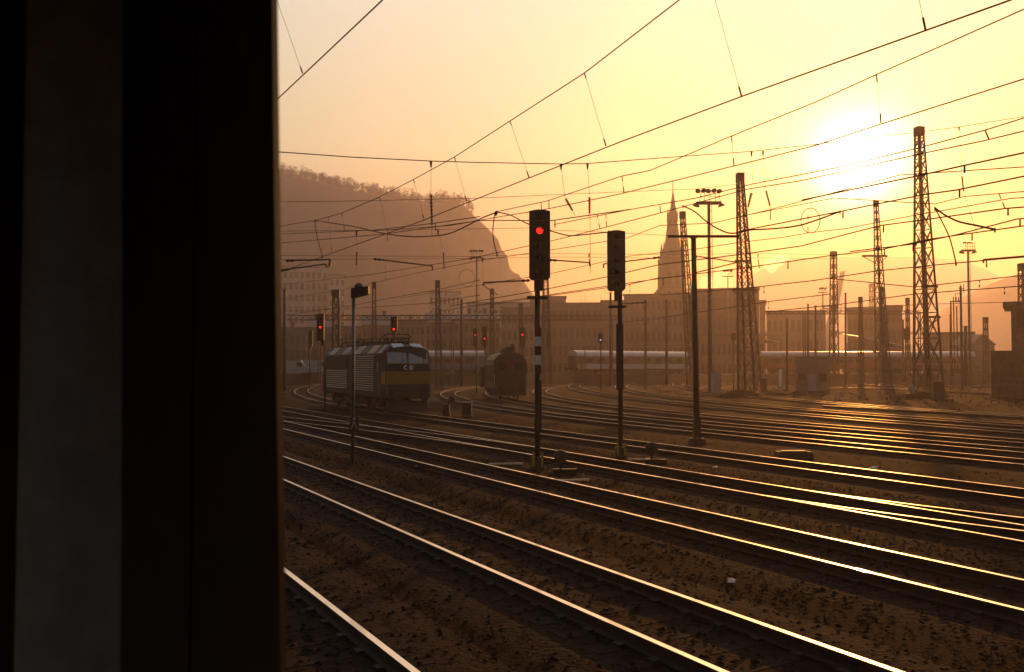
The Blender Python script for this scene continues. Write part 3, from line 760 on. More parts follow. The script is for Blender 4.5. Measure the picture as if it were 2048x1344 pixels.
# track under the far trains
for (lab, pts) in (('track on the bank under the far coaches', [(-70, 150), (-20, 149), (8, 147), (13, 148)]), ('track on the bank behind the lattice masts', [(16, 147), (40, 162), (60, 159), (110, 153)])):
    pp = [Vector((x, y, 1.35)) for x, y in pts]; base = pp[0].copy()
    root = thing('railway_track', base, lab, 'railway track', 'tracks on the far bank')
    for o in (-.75, .75):
        m = MB(); sweep(m, offset_line(pp, o), RP, 0); m.build('rail', [M['rail_side'], M['rail_dull']], root, off=base)

# white vans / pale railcar at far left
def van(label, px, Y, s=1.0, z=G, rz=.1):
    c = thing('parked_van', gp(px, Y, z), label, 'van', 'vans by the bank', rz)
    sec = [(-2.6, .45), (2.3, .45), (2.5, .7), (2.45, 1.35), (1.75, 1.55), (1.25, 2.45), (-2.55, 2.5), (-2.65, 2.3)]
    m = MB(); n = len(sec); vs = [(x, -.98, z_) for x, z_ in sec] + [(x, .98, z_) for x, z_ in sec]
    m.add(vs, [(j, (j+1) % n, n+(j+1) % n, n+j) for j in range(n)] + [tuple(range(n-1, -1, -1)), tuple(range(n, 2*n))]); m.build('body', M['cabinet'], c)
    m = MB(); m.poly([(.55, -.985, 1.5), (1.62, -.985, 1.5), (1.22, -.985, 2.2), (.55, -.985, 2.2)], (0, -.01, 0)); m.build('window', M['pane'], c)
    for x in (-1.7, 1.6):
        for sy in (-.85, .85):
            m = MB(); m.lathe((x, sy-.1, .36), (0, 1, 0), [(0, .36), (.2, .36)], 14); m.build('wheel', M['under'], c)
    return c
van('white van nearest the window edge at far left', 588, 143, z=1.2); van('white van second from the window edge at far left', 634, 145, z=1.25)

# ------------------------------------------------------------------ lineside objects
def hut(label, px0, px1, pyt, Y, m='hut', z=G):
    a = gp(px0, Y, z); b2 = gp(px1, Y, z); W = b2.x - a.x; Ht = at(px0, pyt, Y).z - z; Dp = 4.5
    bear = math.atan2((a.x+b2.x)/2, Y); W *= math.cos(bear)
    c = thing('lineside_hut', ((a.x+b2.x)/2, Y, z), label, 'hut', None, -bear)
    MB().b(-W/2, W/2, 0, Dp, 0, Ht).build('wall', M[m], c)
    MB().b(-W/2-.25, W/2+.25, -.25, Dp+.25, Ht, Ht+.18).build('roof', M['slate'], c)
    d = MB(); d.b(-.5, .45, -.03, 0, 0, 2.1); d.build('door', M['cabinet'], c)
    for x in (-W*.32, W*.32):
        m2 = MB(); m2.b(x-.45, x+.45, -.04, 0, 1.2, 2.1); wn = m2.build('window', M['pane'], c)
        m2 = MB(); m2.b(x-.52, x+.52, -.1, 0, 1.1, 1.17); m2.build('sill', M['concrete'], wn)
    return c
hut('grey rendered lineside hut with a flat roof in front of the wine red coach', 1592, 1657, 716, 108)
def cabinet(label, px, Y, pyt, wpx, m='cabinet', round_top=False, name='relay_cabinet', cat='cabinet'):
    b0 = gp(px, Y); sc = Y/F; h = at(px, pyt, Y).z - G; w = wpx*sc
    c = thing(name, b0, label, cat)
    MB().b(-w/2, w/2, -.3, .3, .12, h).build('case', M[m], c)
    MB().b(-w/2-.06, w/2+.06, -.36, .36, h, h+.07).build('lid', M['concrete'], c)
    MB().b(-w/2-.05, w/2+.05, -.34, .34, -.05, .12).build('plinth', M['concrete_dark'], c)
    d = MB(); d.b(-w*.45, -.02, -.315, -.3, .2, h-.08); d.build('door', M[m], c)
    d = MB(); d.b(.02, w*.45, -.315, -.3, .2, h-.08); d.build('door', M[m], c)
    return c
cabinet('pale grey relay cabinet by the floodlight tower foot', 1432, 96, 746, 17)
cabinet('dark cabinet with a pale lid beside the green locomotive', 934, 54, 806, 18, 'black')
cabinet('dark purple-grey cabinet at the foot of the tallest mast', 1875, 80, 764, 20, 'sigback')
cabinet('low dark cabinet beside the taller one under the tallest mast', 1858, 84, 785, 14, 'sigback')
cabinet('small white box standing in front of the wine red coach', 1561, 120, 738, 4, 'white')
cabinet('slim dark cabinet right of the tall lattice mast', 1527, 97, 757, 9, 'post')
# point levers / lanterns
def lantern(label, px, p, s=1.0):
    r = ray(px, 700); r.z = 0; al = p / r.dot(N); b0 = Vector((r.x*al, r.y*al, G))
    c = thing('switch_lantern', b0, label, 'switch lantern', 'round switch lanterns beside turnouts')
    MB().tube([(0, 0, 0), (0, 0, .32*s)], .04, 8).build('stand', M['under'], c)
    m = MB(); m.lathe((0, .09, .5*s), (0, -1, 0), [(0, .12*s), (.02, .2*s), (.16, .2*s), (.18, .12*s)], 16); m.build('disc', M['sigback'], c)
    m = MB(); m.box((.12, 0, .06), (.7, .3, .16)); m.build('machine', M['under'], c)
    MB().lathe((0, -.1, .5*s), (0, -1, 0), [(0, .07), (.015, .06)], 10).build('lens', M['lens'], c)
lantern('round switch lantern right of the red signal foot', 1121, 14.0); lantern('round switch lantern right of the unlit signal foot', 1302, 18.0)
# loco-side point stand
c = thing('point_stand', gp(893, 55), 'low point stand with a small weight beside the green locomotive front', 'point stand')
m = MB(); m.box((0, 0, .35), (.5, .4, .7), 0, .7); m.bar((0, 0, .5), (.45, 0, 1.15), .07); m.build('stand', M['under'], c)
m = MB(); m.lathe((.35, -.1, 1.05), (0, 1, 0), [(0, .2), (.2, .2)], 12); m.build('weight', M['under'], c)
c = thing('point_stand', gp(1822, 82), 'point stand with a blue-white round board left of the tallest mast foot', 'point stand')
m = MB(); m.tube([(0, 0, 0), (0, 0, .7)], .06, 8); m.box((-.25, 0, .25), (.9, .5, .5), 0, .7); m.build('stand', M['under'], c)
m = MB(); m.lathe((.05, 0, .95), (0, -1, 0), [(0, .36), (.05, .36)], 16); m.build('board', M['cabinet'], c)
# low blue shunting lamp
c = thing('dwarf_signal', gp(714, 47.5), 'dwarf signal with a tiny blue lamp below the green locomotive', 'signal')
MB().b(-.12, .12, -.1, .1, 0, .42).build('case', M['black'], c); MB().lathe((0, -.101, .3), (0, -1, 0), [(0, .05), (.03, .04)], 10).build('lens', M['blue_lamp'], c)
# flat box with shiny lid, boards, litter
def at_p(px, p, z=G):
    r = ray(px, 700); r.z = 0; al = p / r.dot(N); return Vector((r.x*al, r.y*al, z))
c = thing('point_motor', at_p(1584, 22.9), 'flat dark point motor box with a shiny lid on the grassy strip', 'point motor', None, .05)
m = MB(); m.box((0, 0, .14), (1.25, .55, .28), 0, .9); m.build('case', M['under'], c); m = MB(); m.box((0, 0, .295), (.85, .34, .03)); m.build('lid', M['sigback'], c)
def litter(label, px, p, s, rz=0):
    b0 = at_p(px, p, G); m = MB(); vs = []
    n = 4
    for j in range(n+1):
        for i in range(n+1): vs.append(((i/n-.5)*s*1.4 + random.uniform(-.1, .1)*s, (j/n-.5)*s + random.uniform(-.1, .1)*s, .03 + random.uniform(0, .5)*s*math.sin(math.pi*i/n)))
    m.add(vs, [(j*(n+1)+i, j*(n+1)+i+1, (j+1)*(n+1)+i+1, (j+1)*(n+1)+i) for j in range(n) for i in range(n)])
    o = m.build('paper_scrap', M['litter']); o.location = b0; o.rotation_euler = (0, 0, rz); tag(o, label, 'litter', 'scraps of litter by the tracks')
litter('pale crumpled paper lying between the rails of the third track', 840, 10.95, .22)
litter('bright scrap of litter under the sun on the grassy strip', 1749, 23.0, .22, .4)
litter('small bright scrap right of the plain brown post', 1430, 18.9, .12, .9)
litter('tiny pale scrap near the bottom right of the near strip', 1460, 9.2, .12, 1.2)
for (lab, px, p, l, rz) in (('thin board lying left of the red signal foot', 1012, 13.6, 1.1, .12), ('thin board lying right of the red signal foot', 1146, 13.3, .9, .2), ('short board lying by the unlit signal foot', 1280, 18.2, .8, .1)):
    o = MB().box((0, 0, .05), (l, .07, .05), rz).build('plank', M['litter']); o.location = at_p(px, p); tag(o, lab, 'plank', 'boards lying by the tracks')

# spoil heaps at the mast feet
def mound(label, px, Y, w, h):
    b0 = gp(px, Y); m = MB(); n = 14; vs = [(0, 0, h)]; fs = []
    for k in range(1, 5):
        for j in range(n):
            a = 2*math.pi*j/n; r = w*k/4*random.uniform(.85, 1.15); vs.append((math.cos(a)*r, math.sin(a)*r*.7, h*(1-(k/4)**1.5)*random.uniform(.8, 1.15) - (.1 if k == 4 else 0)))
    for j in range(n): fs.append((0, 1+j, 1+(j+1) % n))
    for k in range(3):
        for j in range(n): fs.append((1+k*n+j, 1+(k+1)*n+j, 1+(k+1)*n+(j+1) % n, 1+k*n+(j+1) % n))
    m.add(vs, fs); o = m.build('spoil_heap', M['ground'], None, True); o.location = b0; tag(o, label, 'heap', 'low heaps of earth in the yard')
mound('low earth heap at the foot of the lattice mast beside the cabinet', 1480, 86, 3.2, .7); mound('low earth heap at the foot of the tallest mast', 1838, 84, 2.8, .6)
mound('low earth heap right of the slim cabinet', 1545, 92, 2.2, .4)

# ------------------------------------------------------------------ buildings
def building(label, px0, px1, pyt, Y, depth, m, nx=0, ny=0, roof='slate', name='building', rz=0.0, parapet=True, pyb=None, zb=-.4, cat='building', group=None, gable=0, chim=0):
    a = gp(px0, Y, zb); b2 = gp(px1, Y, zb); bear = math.atan2((a.x+b2.x)/2, Y); W = (b2.x - a.x)*math.cos(bear); Ht = at((px0+px1)/2, pyt, Y).z - zb
    c = thing(name, ((a.x+b2.x)/2, Y, zb), label, cat, group, rz - bear)
    MB().b(-W/2, W/2, 0, depth, 0, Ht - .5).build('wall', M[m], c)
    r = MB()
    if gable:
        gh = gable; r.add([(-W/2-.3, -.4, Ht-.5), (W/2+.3, -.4, Ht-.5), (W/2+.3, depth+.4, Ht-.5), (-W/2-.3, depth+.4, Ht-.5), (-W/2-.3, depth/2, Ht-.5+gh), (W/2+.3, depth/2, Ht-.5+gh)], [(0, 1, 5, 4), (2, 3, 4, 5), (0, 4, 3), (1, 2, 5), (0, 3, 2, 1)])
    else: r.b(-W/2-.3, W/2+.3, -.3, depth+.3, Ht - .5, Ht)
    ro = r.build('roof', M[roof], c)
    for k in range(chim):
        x = W*(-.34 + .68*(k+.5)/max(1, chim)) ; q = MB(); zz = Ht - .5 + (gable*.75 if gable else .4); q.b(x-.45, x+.45, depth*.4, depth*.4+.8, zz - .8, zz + 1.5); q.b(x-.55, x+.55, depth*.4-.1, depth*.4+.9, zz + 1.5, zz + 1.68); q.build('chimney', M['brick'], ro)
    if nx:
        first = None; gx = W/nx; top = Ht - 1.2; gz = top/ny
        for j in range(ny):
            for i in range(nx):
                x = -W/2 + gx*(i+.5); z = 1.0 + gz*j
                if first is None:
                    q = MB(); q.b(-gx*.28, gx*.28, -.06, .0, 0, gz*.55); first = q.build('window', M['pane_far'], c); first.location = (x, 0, z)
                else: copy_part(first, c, (x, 0, z))
    return c, W, Ht
building('pale tower block below the cliff at the left, nearest the window edge', 540, 655, 533, 420, 14, 'panel', 10, 9)
building('pale slab block beside the tower block at the left', 657, 690, 549, 415, 30, 'panel', 3, 9)
building('pale block behind the lattice mast right of the green locomotive', 858, 920, 582, 380, 14, 'panel', 7, 6)
for (lab, x0, x1, yt, Y, mm, nx, ny, gb, ch_) in [
    ('grey terrace house behind the far red signal at left', 556, 612, 654, 212, 'plaster2', 5, 3, 0, 1),
    ('gabled ochre house behind the double-legged mast', 613, 668, 650, 220, 'plaster', 5, 3, 2.6, 2),
    ('low grey house behind the lamp post head', 669, 723, 652, 208, 'concrete', 6, 3, 0, 0),
    ('gabled brick house behind the green locomotive roof', 724, 790, 646, 226, 'brick', 6, 3, 3.0, 2),
    ('flat roofed ochre house right of the signal above the green locomotive', 791, 850, 640, 216, 'plaster', 6, 4, 0, 1),
    ('gabled grey house behind the mast by the green locomotive', 851, 906, 640, 232, 'plaster2', 5, 4, 2.8, 1),
    ('wide ochre house behind the two close red signals', 907, 1000, 634, 222, 'plaster', 9, 4, 1.8, 2)]:
    building(lab, x0, x1, yt, Y, 12, mm, nx, ny, gable=gb, chim=ch_)
building('pale flat roofed block under the cliff foot', 934, 1060, 604, 300, 14, 'panel', 12, 4)
building('grey block behind the dark brown locomotive', 1002, 1091, 613, 255, 14, 'concrete', 8, 4)
bd, W, Ht = building('station building with roof aerials between the two near signals', 1092, 1207, 605, 260, 16, 'plaster2', 10, 4)
q = MB()
for x in (-3, 2, 3.2, 8, 9.5): q.tube([(x, 4, Ht-.1), (x, 4, Ht + random.uniform(1.2, 2.8))], .05, 5)
q.build('aerials', M['steel'], bd)
building('raised penthouse block on the far side of the station building', 1060, 1132, 592, 285, 10, 'concrete')
building('stepped block just left of the unlit signal mast', 1203, 1252, 600, 250, 14, 'plaster')
building('broad block under the church spire', 1248, 1400, 587, 256, 18, 'plaster2', 14, 5)
building('big dark hall with a straight roof behind the floodlight tower', 1392, 1519, 576, 250, 22, 'brick', 12, 4)
building('low annex at the right end of the big dark hall', 1520, 1532, 600, 249, 16, 'brick')
building('low grey building right of the big dark hall', 1533, 1652, 621, 270, 16, 'plaster2', 10, 3)
building('square brown block below the sun', 1772, 1806, 610, 230, 18, 'brick', 3, 4)
building('flat brown block left of the square one below the sun', 1695, 1771, 615, 236, 14, 'brick', 7, 3)
building('low dark shed behind the tallest mast', 1846, 1948, 664, 190, 12, 'plaster2', 8, 1)
building('low wall of sheds filling the gap left of the right trains', 1400, 1530, 668, 200, 10, 'plaster', 12, 2)
# gabled shed
a = gp(1944, 175); c = thing('gabled_shed', a, 'small gabled shed left of the switch tower', 'shed')
W = (1990-1944)*175/F; h1 = at(1944, 690, 175).z - G; h2 = at(1960, 668, 175).z - G
MB().b(0, W, 0, 8, 0, h1).build('wall', M['plaster2'], c)
m = MB(); vs = [(-.3, -.3, h1), (W+.3, -.3, h1), (W*.45, -.3, h2), (-.3, 8.3, h1), (W+.3, 8.3, h1), (W*.45, 8.3, h2)]
m.add(vs, [(0, 1, 2), (3, 5, 4), (0, 2, 5, 3), (1, 4, 5, 2), (0, 3, 4, 1)]); m.build('roof', M['slate'], c)
# switch tower at the right edge
Yt = 92; a = gp(2024, Yt); c = thing('switch_tower', a, 'switch tower with an overhanging flat roof at the right edge', 'building', None, -R(31)); sc = Yt/F
zr = at(2010, 604, Yt).z - G; zr2 = at(2010, 615, Yt).z - G
MB().b(0, 7, 0, 7, 0, zr2).build('wall', M['concrete_dark'], c); MB().b(-.72, 7.7, -.8, 7.8, zr2 + .003, zr).build('roof', M['concrete_dark'], c)
m = MB(); m.b(.5, 6.5, -.05, 0, zr2 - 2.2, zr2 - .5); m.build('window', M['pane'], c)
m = MB(); a2 = (1982-2024)*sc; zw = at(1990, 704, 86).z - G
wl = thing('boundary_wall', gp(1982, 84), 'low dark concrete wall under the switch tower at the right edge', 'wall', None, -R(28))
MB().b(0, 9, 0, .4, 0, zw).build('panel', M['concrete_dark'], wl); MB().b(-.08, 9.1, -.08, .48, zw, zw + .1).build('coping', M['concrete_dark'], wl)
# curved station canopy
cp = thing('station_canopy', gp(1768, 175), 'pale curved canopy roof sloping down behind the lattice mast below the sun', 'canopy'); sc = 175/F
m = MB(); vs = []; fs = []; n = 12
for i in range(n+1):
    u = i/n; x = (1722 + 98*u - 1768)*sc; zt = at(1768, 673 + 22*(u**1.3), 175).z - G
    for (yy, dz) in ((0, 0), (10, .9), (10, .65), (0, -.25)): vs.append((x, yy, zt + dz))
for i in range(n):
    for j in range(4): fs.append((i*4+j, i*4+(j+1) % 4, (i+1)*4+(j+1) % 4, (i+1)*4+j))
fs += [(3, 2, 1, 0), (n*4, n*4+1, n*4+2, n*4+3)]
m.add(vs, fs); m.build('roof', M['canopy'], cp)
for x in (-4, 0, 4): 
    for yy in (1.5, 8.5): MB().tube([(x, yy, 0), (x, yy, at(1768, 684, 175).z - G)], .12, 8).build('column', M['greypost'], cp)
cp2 = thing('station_canopy', gp(1530, 200), 'thin pale canopy edge right of the tall lattice mast', 'canopy')
m = MB(); z1 = at(1530, 682, 200).z - G; m.poly([(0, 0, z1 + .6), (3.6, 0, z1 - .2), (3.6, 0, z1 - .4), (0, 0, z1 + .35)], (0, 8, 0)); m.build('roof', M['canopy'], cp2)
for x in (.5, 3): MB().tube([(x, 3, 0), (x, 3, z1 - .2)], .1, 6).build('column', M['greypost'], cp2)

# church
Yc = 345; sc = Yc/F; cb = gp(1343, Yc, -.4); ch = thing('church', cb, 'church with a tall pointed stone spire', 'church')
def zc(py): return at(1343, py, Yc).z + .4
def ring(mb, hw, z, n=4, cx=0): pass
def frus(mb, secs, n=8, cx=0.0):
    vs = []; fs = []
    for (z, hw) in secs:
        k = 1/math.cos(math.pi/n)
        for j in range(n): a = 2*math.pi*(j+.5)/n; vs.append((cx + math.cos(a)*hw*k, math.sin(a)*hw*k, z))
    for i in range(len(secs)-1):
        for j in range(n): fs.append((i*n+j, i*n+(j+1) % n, (i+1)*n+(j+1) % n, (i+1)*n+j))
    fs += [tuple(range(n-1, -1, -1)), tuple((len(secs)-1)*n+j for j in range(n))]
    mb.add(vs, fs); return mb
def hw(p): return p*sc/2
frus(MB(), [(0, hw(52)), (zc(590), hw(50)), (zc(578), hw(46)), (zc(528), hw(44)), (zc(520), hw(46)), (zc(517), hw(44))], 4).build('tower', M['stone'], ch)
frus(MB(), [(zc(517), hw(37)), (zc(500), hw(31)), (zc(470), hw(25)), (zc(446), hw(19))], 8, 5*sc*.0 + 3.5*sc).build('spire_base', M['slate'], ch)
frus(MB(), [(zc(446), hw(17)), (zc(442), hw(20)), (zc(430), hw(21)), (zc(428), hw(18))], 8, 3.5*sc).build('gallery', M['stone'], ch)
sp_ = frus(MB(), [(zc(428), hw(13)), (zc(417), hw(11)), (zc(395), hw(5)), (zc(382), hw(1.8)), (zc(375), hw(.8))], 8, 5*sc).build('spire', M['slate'], ch)
m = MB(); m.tube([(5*sc, 0, zc(378)), (5*sc, 0, zc(362))], .14, 6); m.lathe((5*sc, 0, zc(373)), (0, 0, 1), [(0, .1), (.25, .38), (.5, .1)], 8); m.build('finial', M['steel'], sp_)
for (dx, dy) in ((-8, -8), (8, -8), (8, 8), (-8, 8)):
    frus(MB(), [(zc(445), hw(3)), (zc(428), hw(2.6)), (zc(418), hw(.3))], 4, 0).build('pinnacle', M['stone'], ch).location = ((3.5+dx)*sc, dy*sc, 0)
for (dx, dy) in ((-16, -16), (19, -16), (19, 16), (-16, 16)):
    frus(MB(), [(zc(530), hw(6)), (zc(503), hw(5.5)), (zc(484), hw(.4))], 4, 0).build('corner_turret', M['stone'], ch).location = (dx*sc, dy*sc, 0)
m = MB(); m.add([(-34*sc, -3, zc(590)), (-20*sc, -3, zc(572)), (-20*sc, 6, zc(572)), (-34*sc, 6, zc(590)), (-20*sc, -3, zc(592)), (-20*sc, 6, zc(592))], [(0, 4, 1), (3, 2, 5), (0, 1, 2, 3), (0, 3, 5, 4), (1, 4, 5, 2)]); m.build('side_roof', M['slate'], ch)
m = MB(); m.b(-9, 9, 2, 30, 0, zc(592)); m.build('nave', M['stone'], ch)
q = None
for (dx, z0) in ((-8, 570), (8, 570), (-8, 610), (8, 610)):
    yy = -hw(48) - .12
    m = MB(); z1 = zc(z0); m.poly([(dx*sc-.9, yy, z1), (dx*sc+.9, yy, z1), (dx*sc+.9, yy, z1+4), (dx*sc, yy, z1+5.4), (dx*sc-.9, yy, z1+4)], (0, .5, 0)); m.build('belfry_window', M['pane'], ch)

# leaning bridge pylon and radio mast
bp_ = thing('bridge_pylon', gp(1655, 600), 'pale leaning bridge pylon far away below the sun', 'pylon'); sc = 600/F
m = MB(); z0 = 0; zt = at(1688, 543, 600).z - G; x1 = (1688-1655)*sc; x0 = -14*sc
m.add([(x0-4, -2, 0), (x0+4, -2, 0), (x0+4, 2, 0), (x0-4, 2, 0), (x1-1.2, -1, zt), (x1+1.4, -1, zt+.4), (x1+1.4, 1, zt+.4), (x1-1.2, 1, zt)], [(0,3,2,1),(4,5,6,7),(0,1,5,4),(1,2,6,5),(2,3,7,6),(3,0,4,7)])
m.build('leaning_tower', M['concrete'], bp_)
m = MB(); m.b(-45, 60, -4, 4, 24, 26); m.build('deck', M['concrete'], bp_)
m = MB()
for k in range(7):
    u = .45 + .5*k/6; m.tube([(x0 + (x1-x0)*u, 0, zt*u), (-8 - 34*u, 0, 26)], .12, 4)
m.build('stay_cables', M['steel'], bp_)
lattice('thin twin radio mast on the skyline right of the leaning pylon', 1743, 420, 1743, 568, 8, 7, 8, .1, name='radio_mast', group=None, lw=.3, cat='radio mast')

# ------------------------------------------------------------------ hills
def fbm(x, y): 
    return math.sin(x*1.3 + y*.7) * .5 + math.sin(x*2.9 - y*1.9 + 1.3)*.28 + math.sin(x*6.1 + y*4.3 + 2.2)*.14 + math.sin(x*12.7 - y*9.1)*.08
def hill(prof, Yr, depth_f, depth_b, name, m, rough=3.0, step=6, plateau=.72):
    def zr(px):
        for (a, b2) in zip(prof, prof[1:]):
            if a[0] <= px <= b2[0]: k = (px-a[0])/(b2[0]-a[0]); return a[1] + (b2[1]-a[1])*k
        return prof[-1][1]
    cols = []; pxs = []; px = prof[0][0]
    while px <= prof[-1][0]: pxs.append(px); px += step
    vs = []; nv = 22; tops = []
    for px in pxs:
        top = at(px, zr(px), Yr); x = top.x
        for j in range(nv):
            v = j/(nv-1)
            if v <= .5:
                u = v/.5; y = Yr - depth_f*(1-u); z = -1 + (top.z+1) * (u**.75)
                if 0 < u < 1: z += rough*fbm(x*.05, y*.06)*min(1, u*3)*min(1, (1-u)*4); y += rough*1.2*fbm(x*.07+3, z*.09)
            else:
                u = (v-.5)/.5; y = Yr + depth_b*u; z = top.z*(1 - (1-plateau)*u**2) - (top.z*plateau + 1)*max(0, u-.75)/.25*1.0
                z = min(z, top.z + .2)
            vs.append((x, y, z))
        tops.append(top)
    fs = [(i*nv+j, (i+1)*nv+j, (i+1)*nv+j+1, i*nv+j+1) for i in range(len(pxs)-1) for j in range(nv-1)]
    mb = MB(); mb.add(vs, fs); o = mb.build(name, M[m], None, True); struct(o); return tops
tops = hill([(150, 300), (300, 305), (480, 322), (560, 347), (600, 350), (650, 362), (700, 376), (760, 386), (810, 397), (860, 400), (905, 401), (930, 408), (945, 424), (965, 442), (985, 462), (997, 476), (1001, 492), (1016, 510), (1021, 538), (1038, 546), (1052, 566), (1070, 590), (1110, 630), (1150, 680), (1190, 726)], 720, 75, 260, 'cliff_hill', 'rock', 4.5)
def wood(tops, n, h, label):
    m = MB()
    trees = []
    for _ in range(800):
        t = random.choice(tops); 
        trees.append((t.x + random.uniform(-6, 6), t.y + random.uniform(-6, 60), t.z, random.uniform(.45, 1.15)*h*(1 if t.x < tops[0].x + 190 else .55)))
    for (x, y, z, hh) in trees:
        z -= .3; dz = (y - tops[0].y); z -= 0
        for b_ in range(2): m.bar((x, y, z-1), (x + random.uniform(-1.6, 1.6), y, z + hh*.95), .16, .04)
        for _k in range(n):
            a = random.uniform(0, 6.3); u = random.random() ** .6; r = hh*.5*u*random.uniform(.4, 1)
            zz = z + hh*(.12 + .88*random.random()**1.1); r *= 1.15 - abs((zz-z)/hh - .55)*1.1
            c = Vector((x + math.cos(a)*r, y + math.sin(a)*r, zz)); s = random.uniform(.18, .55)
            d1 = Vector((random.uniform(-1, 1), random.uniform(-1, 1), random.uniform(-.2, 1))).normalized()*s*2.4; d2 = Vector((random.uniform(-1, 1), random.uniform(-1, 1), random.uniform(-1, 1))).normalized()*s
            m.add([c - d1, c + d2, c + d1], [(0, 1, 2)])
    o = m.build('hillside_wood', M['wood_hill']); tag(o, label, 'wood', None, 'stuff')
wood([t for t in tops if t.x < at(935, 400, 720).x and t.x > at(500, 400, 720).x], 70, 7.5, 'bare trees fringing the top of the cliff hill')
hill([(1560, 716), (1660, 700), (1800, 690), (1900, 684), (1948, 668), (1978, 645), (2011, 613), (2048, 574), (2110, 530), (2200, 510), (2350, 520)], 760, 120, 200, 'far_hillside', 'rock', 5.0)
hill([(1380, 640), (1460, 580), (1530, 535), (1580, 517), (1700, 512), (1850, 513), (1930, 520), (1990, 545), (2060, 585), (2100, 640)], 1900, 140, 110, 'far_ridge', 'hazed_rock', 6.0, 10)

# ------------------------------------------------------------------ steam puffs (volumes)
vm = bpy.data.materials.new('steam'); vm.use_nodes = True; nt = vm.node_tree; nt.nodes.remove(nt.nodes['Principled BSDF'])
pv = nt.nodes.new('ShaderNodeVolumePrincipled'); pv.inputs['Density'].default_value = .16; pv.inputs['Color'].default_value = (1, .98, .95, 1); pv.inputs['Anisotropy'].default_value = .8
nt.links.new(pv.outputs[0], nt.nodes['Material Output'].inputs['Volume'])
def puff(label, blobs, Y):
    import bmesh
    c0 = at(blobs[0][0], blobs[0][1], Y)
    me = bpy.data.meshes.new('steam_plume'); bm = bmesh.new()
    for (px, py, r) in blobs:
        c = at(px, py, Y + random.uniform(-4, 4)) - c0; rr = r*Y/F
        res = bmesh.ops.create_icosphere(bm, subdivisions=3, radius=rr)
        for v in res['verts']:
            q = v.co.normalized(); v.co *= 1 + .22*fbm(q.x*2.2 + px, q.z*2.2 + q.y*1.7) ; v.co += c
    bm.to_mesh(me); bm.free(); me.materials.append(vm)
    o = bpy.data.objects.new('steam_plume', me); COL.objects.link(o); o.location = c0
    rm = o.modifiers.new('merge', 'REMESH'); rm.mode = 'VOXEL'; rm.voxel_size = .7
    tag(o, label, 'steam', None, 'stuff')
puff('bright steam rising behind the floodlight tower', [(1412, 568, 15), (1428, 572, 14), (1440, 556, 16), (1448, 540, 11), (1455, 565, 12)], 330)
puff('bright steam drifting right of the tall lattice mast', [(1540, 528, 13), (1555, 522, 13), (1567, 516, 9), (1545, 538, 9)], 330)

# ------------------------------------------------------------------ overhead wires
def lin(pts, f, n=1):
    out = []
    for (a, b2) in zip(pts, pts[1:]):
        for k in range(n): u = k/n; out.append(f(a[0] + (b2[0]-a[0])*u, a[1] + (b2[1]-a[1])*u))
    out.append(f(*pts[-1])); return out
def p_of(px, py, dz): return dz * math.cos(TH) * (px - 42) / (729 - py)
def overhead(label, p, contact=None, messenger=None, droppers=(), rc=.012, group='overhead contact lines'):
    rc *= .82
    f = lambda x, y: on_p(x, y, p)
    first = (contact or messenger)[0]; base = f(*first)
    root = thing('overhead_line', base, label, 'overhead line', group)
    if contact: 
        MB().tube(lin(contact, f), rc, 6).build('contact_wire', M['wire'], root, off=base)
    if messenger:
        MB().tube(lin(messenger, f), rc, 6).build('messenger_wire', M['wire'], root, off=base)
    for (x0, y0, x1, y1) in droppers:
        a, b2 = f(x0, y0), f(x1, y1); d = MB(); d.tube([a, b2], rc*.32, 4)
        u = (b2 - a).normalized(); s = rc*2.2
        d.tube([b2 - u*.12, b2], s*.55, 5); d.tube([a, a + u*.10], s*.5, 5)
        d.build('dropper', M['wire'], root, off=base)
    return root
overhead('nearest overhead line crossing the top left corner', 2.52, [(765, 0), (640, 118), (553, 200), (440, 312)], None, [(545, -25, 605, 146)], .008)
overhead('bright sagging overhead line over the second track, running from top centre to the left', 6.85,
    [(2100, -30), (2021, 0), (1851, 61), (1483, 193), (1240, 284), (1058, 356), (848, 440), (771, 468), (645, 513), (560, 545)],
    [(1420, -48), (1340, 14), (1169, 146), (1020, 242), (909, 314), (827, 359), (759, 394), (684, 426), (630, 441), (579, 449), (540, 458)],
    [(1169, 146, 1212, 292), (1020, 242, 1058, 355), (909, 314, 933, 402), (827, 359, 848, 438), (759, 394, 776, 465), (684, 426, 689, 460), (657, 434, 664, 503), (1418, -45, 1483, 192), (1830, -40, 1851, 60)], .0105)
overhead('overhead line passing behind the sun towards upper right', 9.2,
    [(2060, 154), (1784, 241), (1634, 290), (1512, 321), (1240, 388), (1094, 418), (1002, 433), (900, 451), (740, 462)],
    [(2060, 13), (1880, 93), (1753, 149), (1634, 203), (1463, 272), (1300, 341), (1244, 352), (1094, 402), (990, 424)],
    [(1753, 149, 1762, 246), (1463, 272, 1468, 332), (1244, 352, 1248, 386), (1082, 405, 1083, 420), (1098, 400, 1098, 418)], .010)
overhead('overhead line dropping left to right behind the red signal', 10.9,
    [(2060, 259), (1970, 281), (1844, 307), (1604, 361), (1491, 379), (1320, 426), (1179, 463), (1102, 482), (940, 517), (840, 533), (748, 548), (565, 569)],
    [(2060, 232), (1971, 260), (1844, 294), (1680, 334), (1505, 368), (1393, 396), (1260, 419), (1108, 449)],
    [(1970, 260, 1978, 279), (1320, 411, 1321, 425), (1212, 428, 1213, 453), (1194, 428, 1200, 457)], .0105)
overhead('overhead line behind both near signals with hanging droppers', 13.2,
    [(2060, 333), (1800, 350), (1541, 419), (1427, 446), (1320, 451), (1254, 476), (1102, 500), (960, 521), (834, 546), (686, 579), (560, 600)],
    None, [(1541, 419, 1541, 440), (771, 530, 771, 560)], .0105)
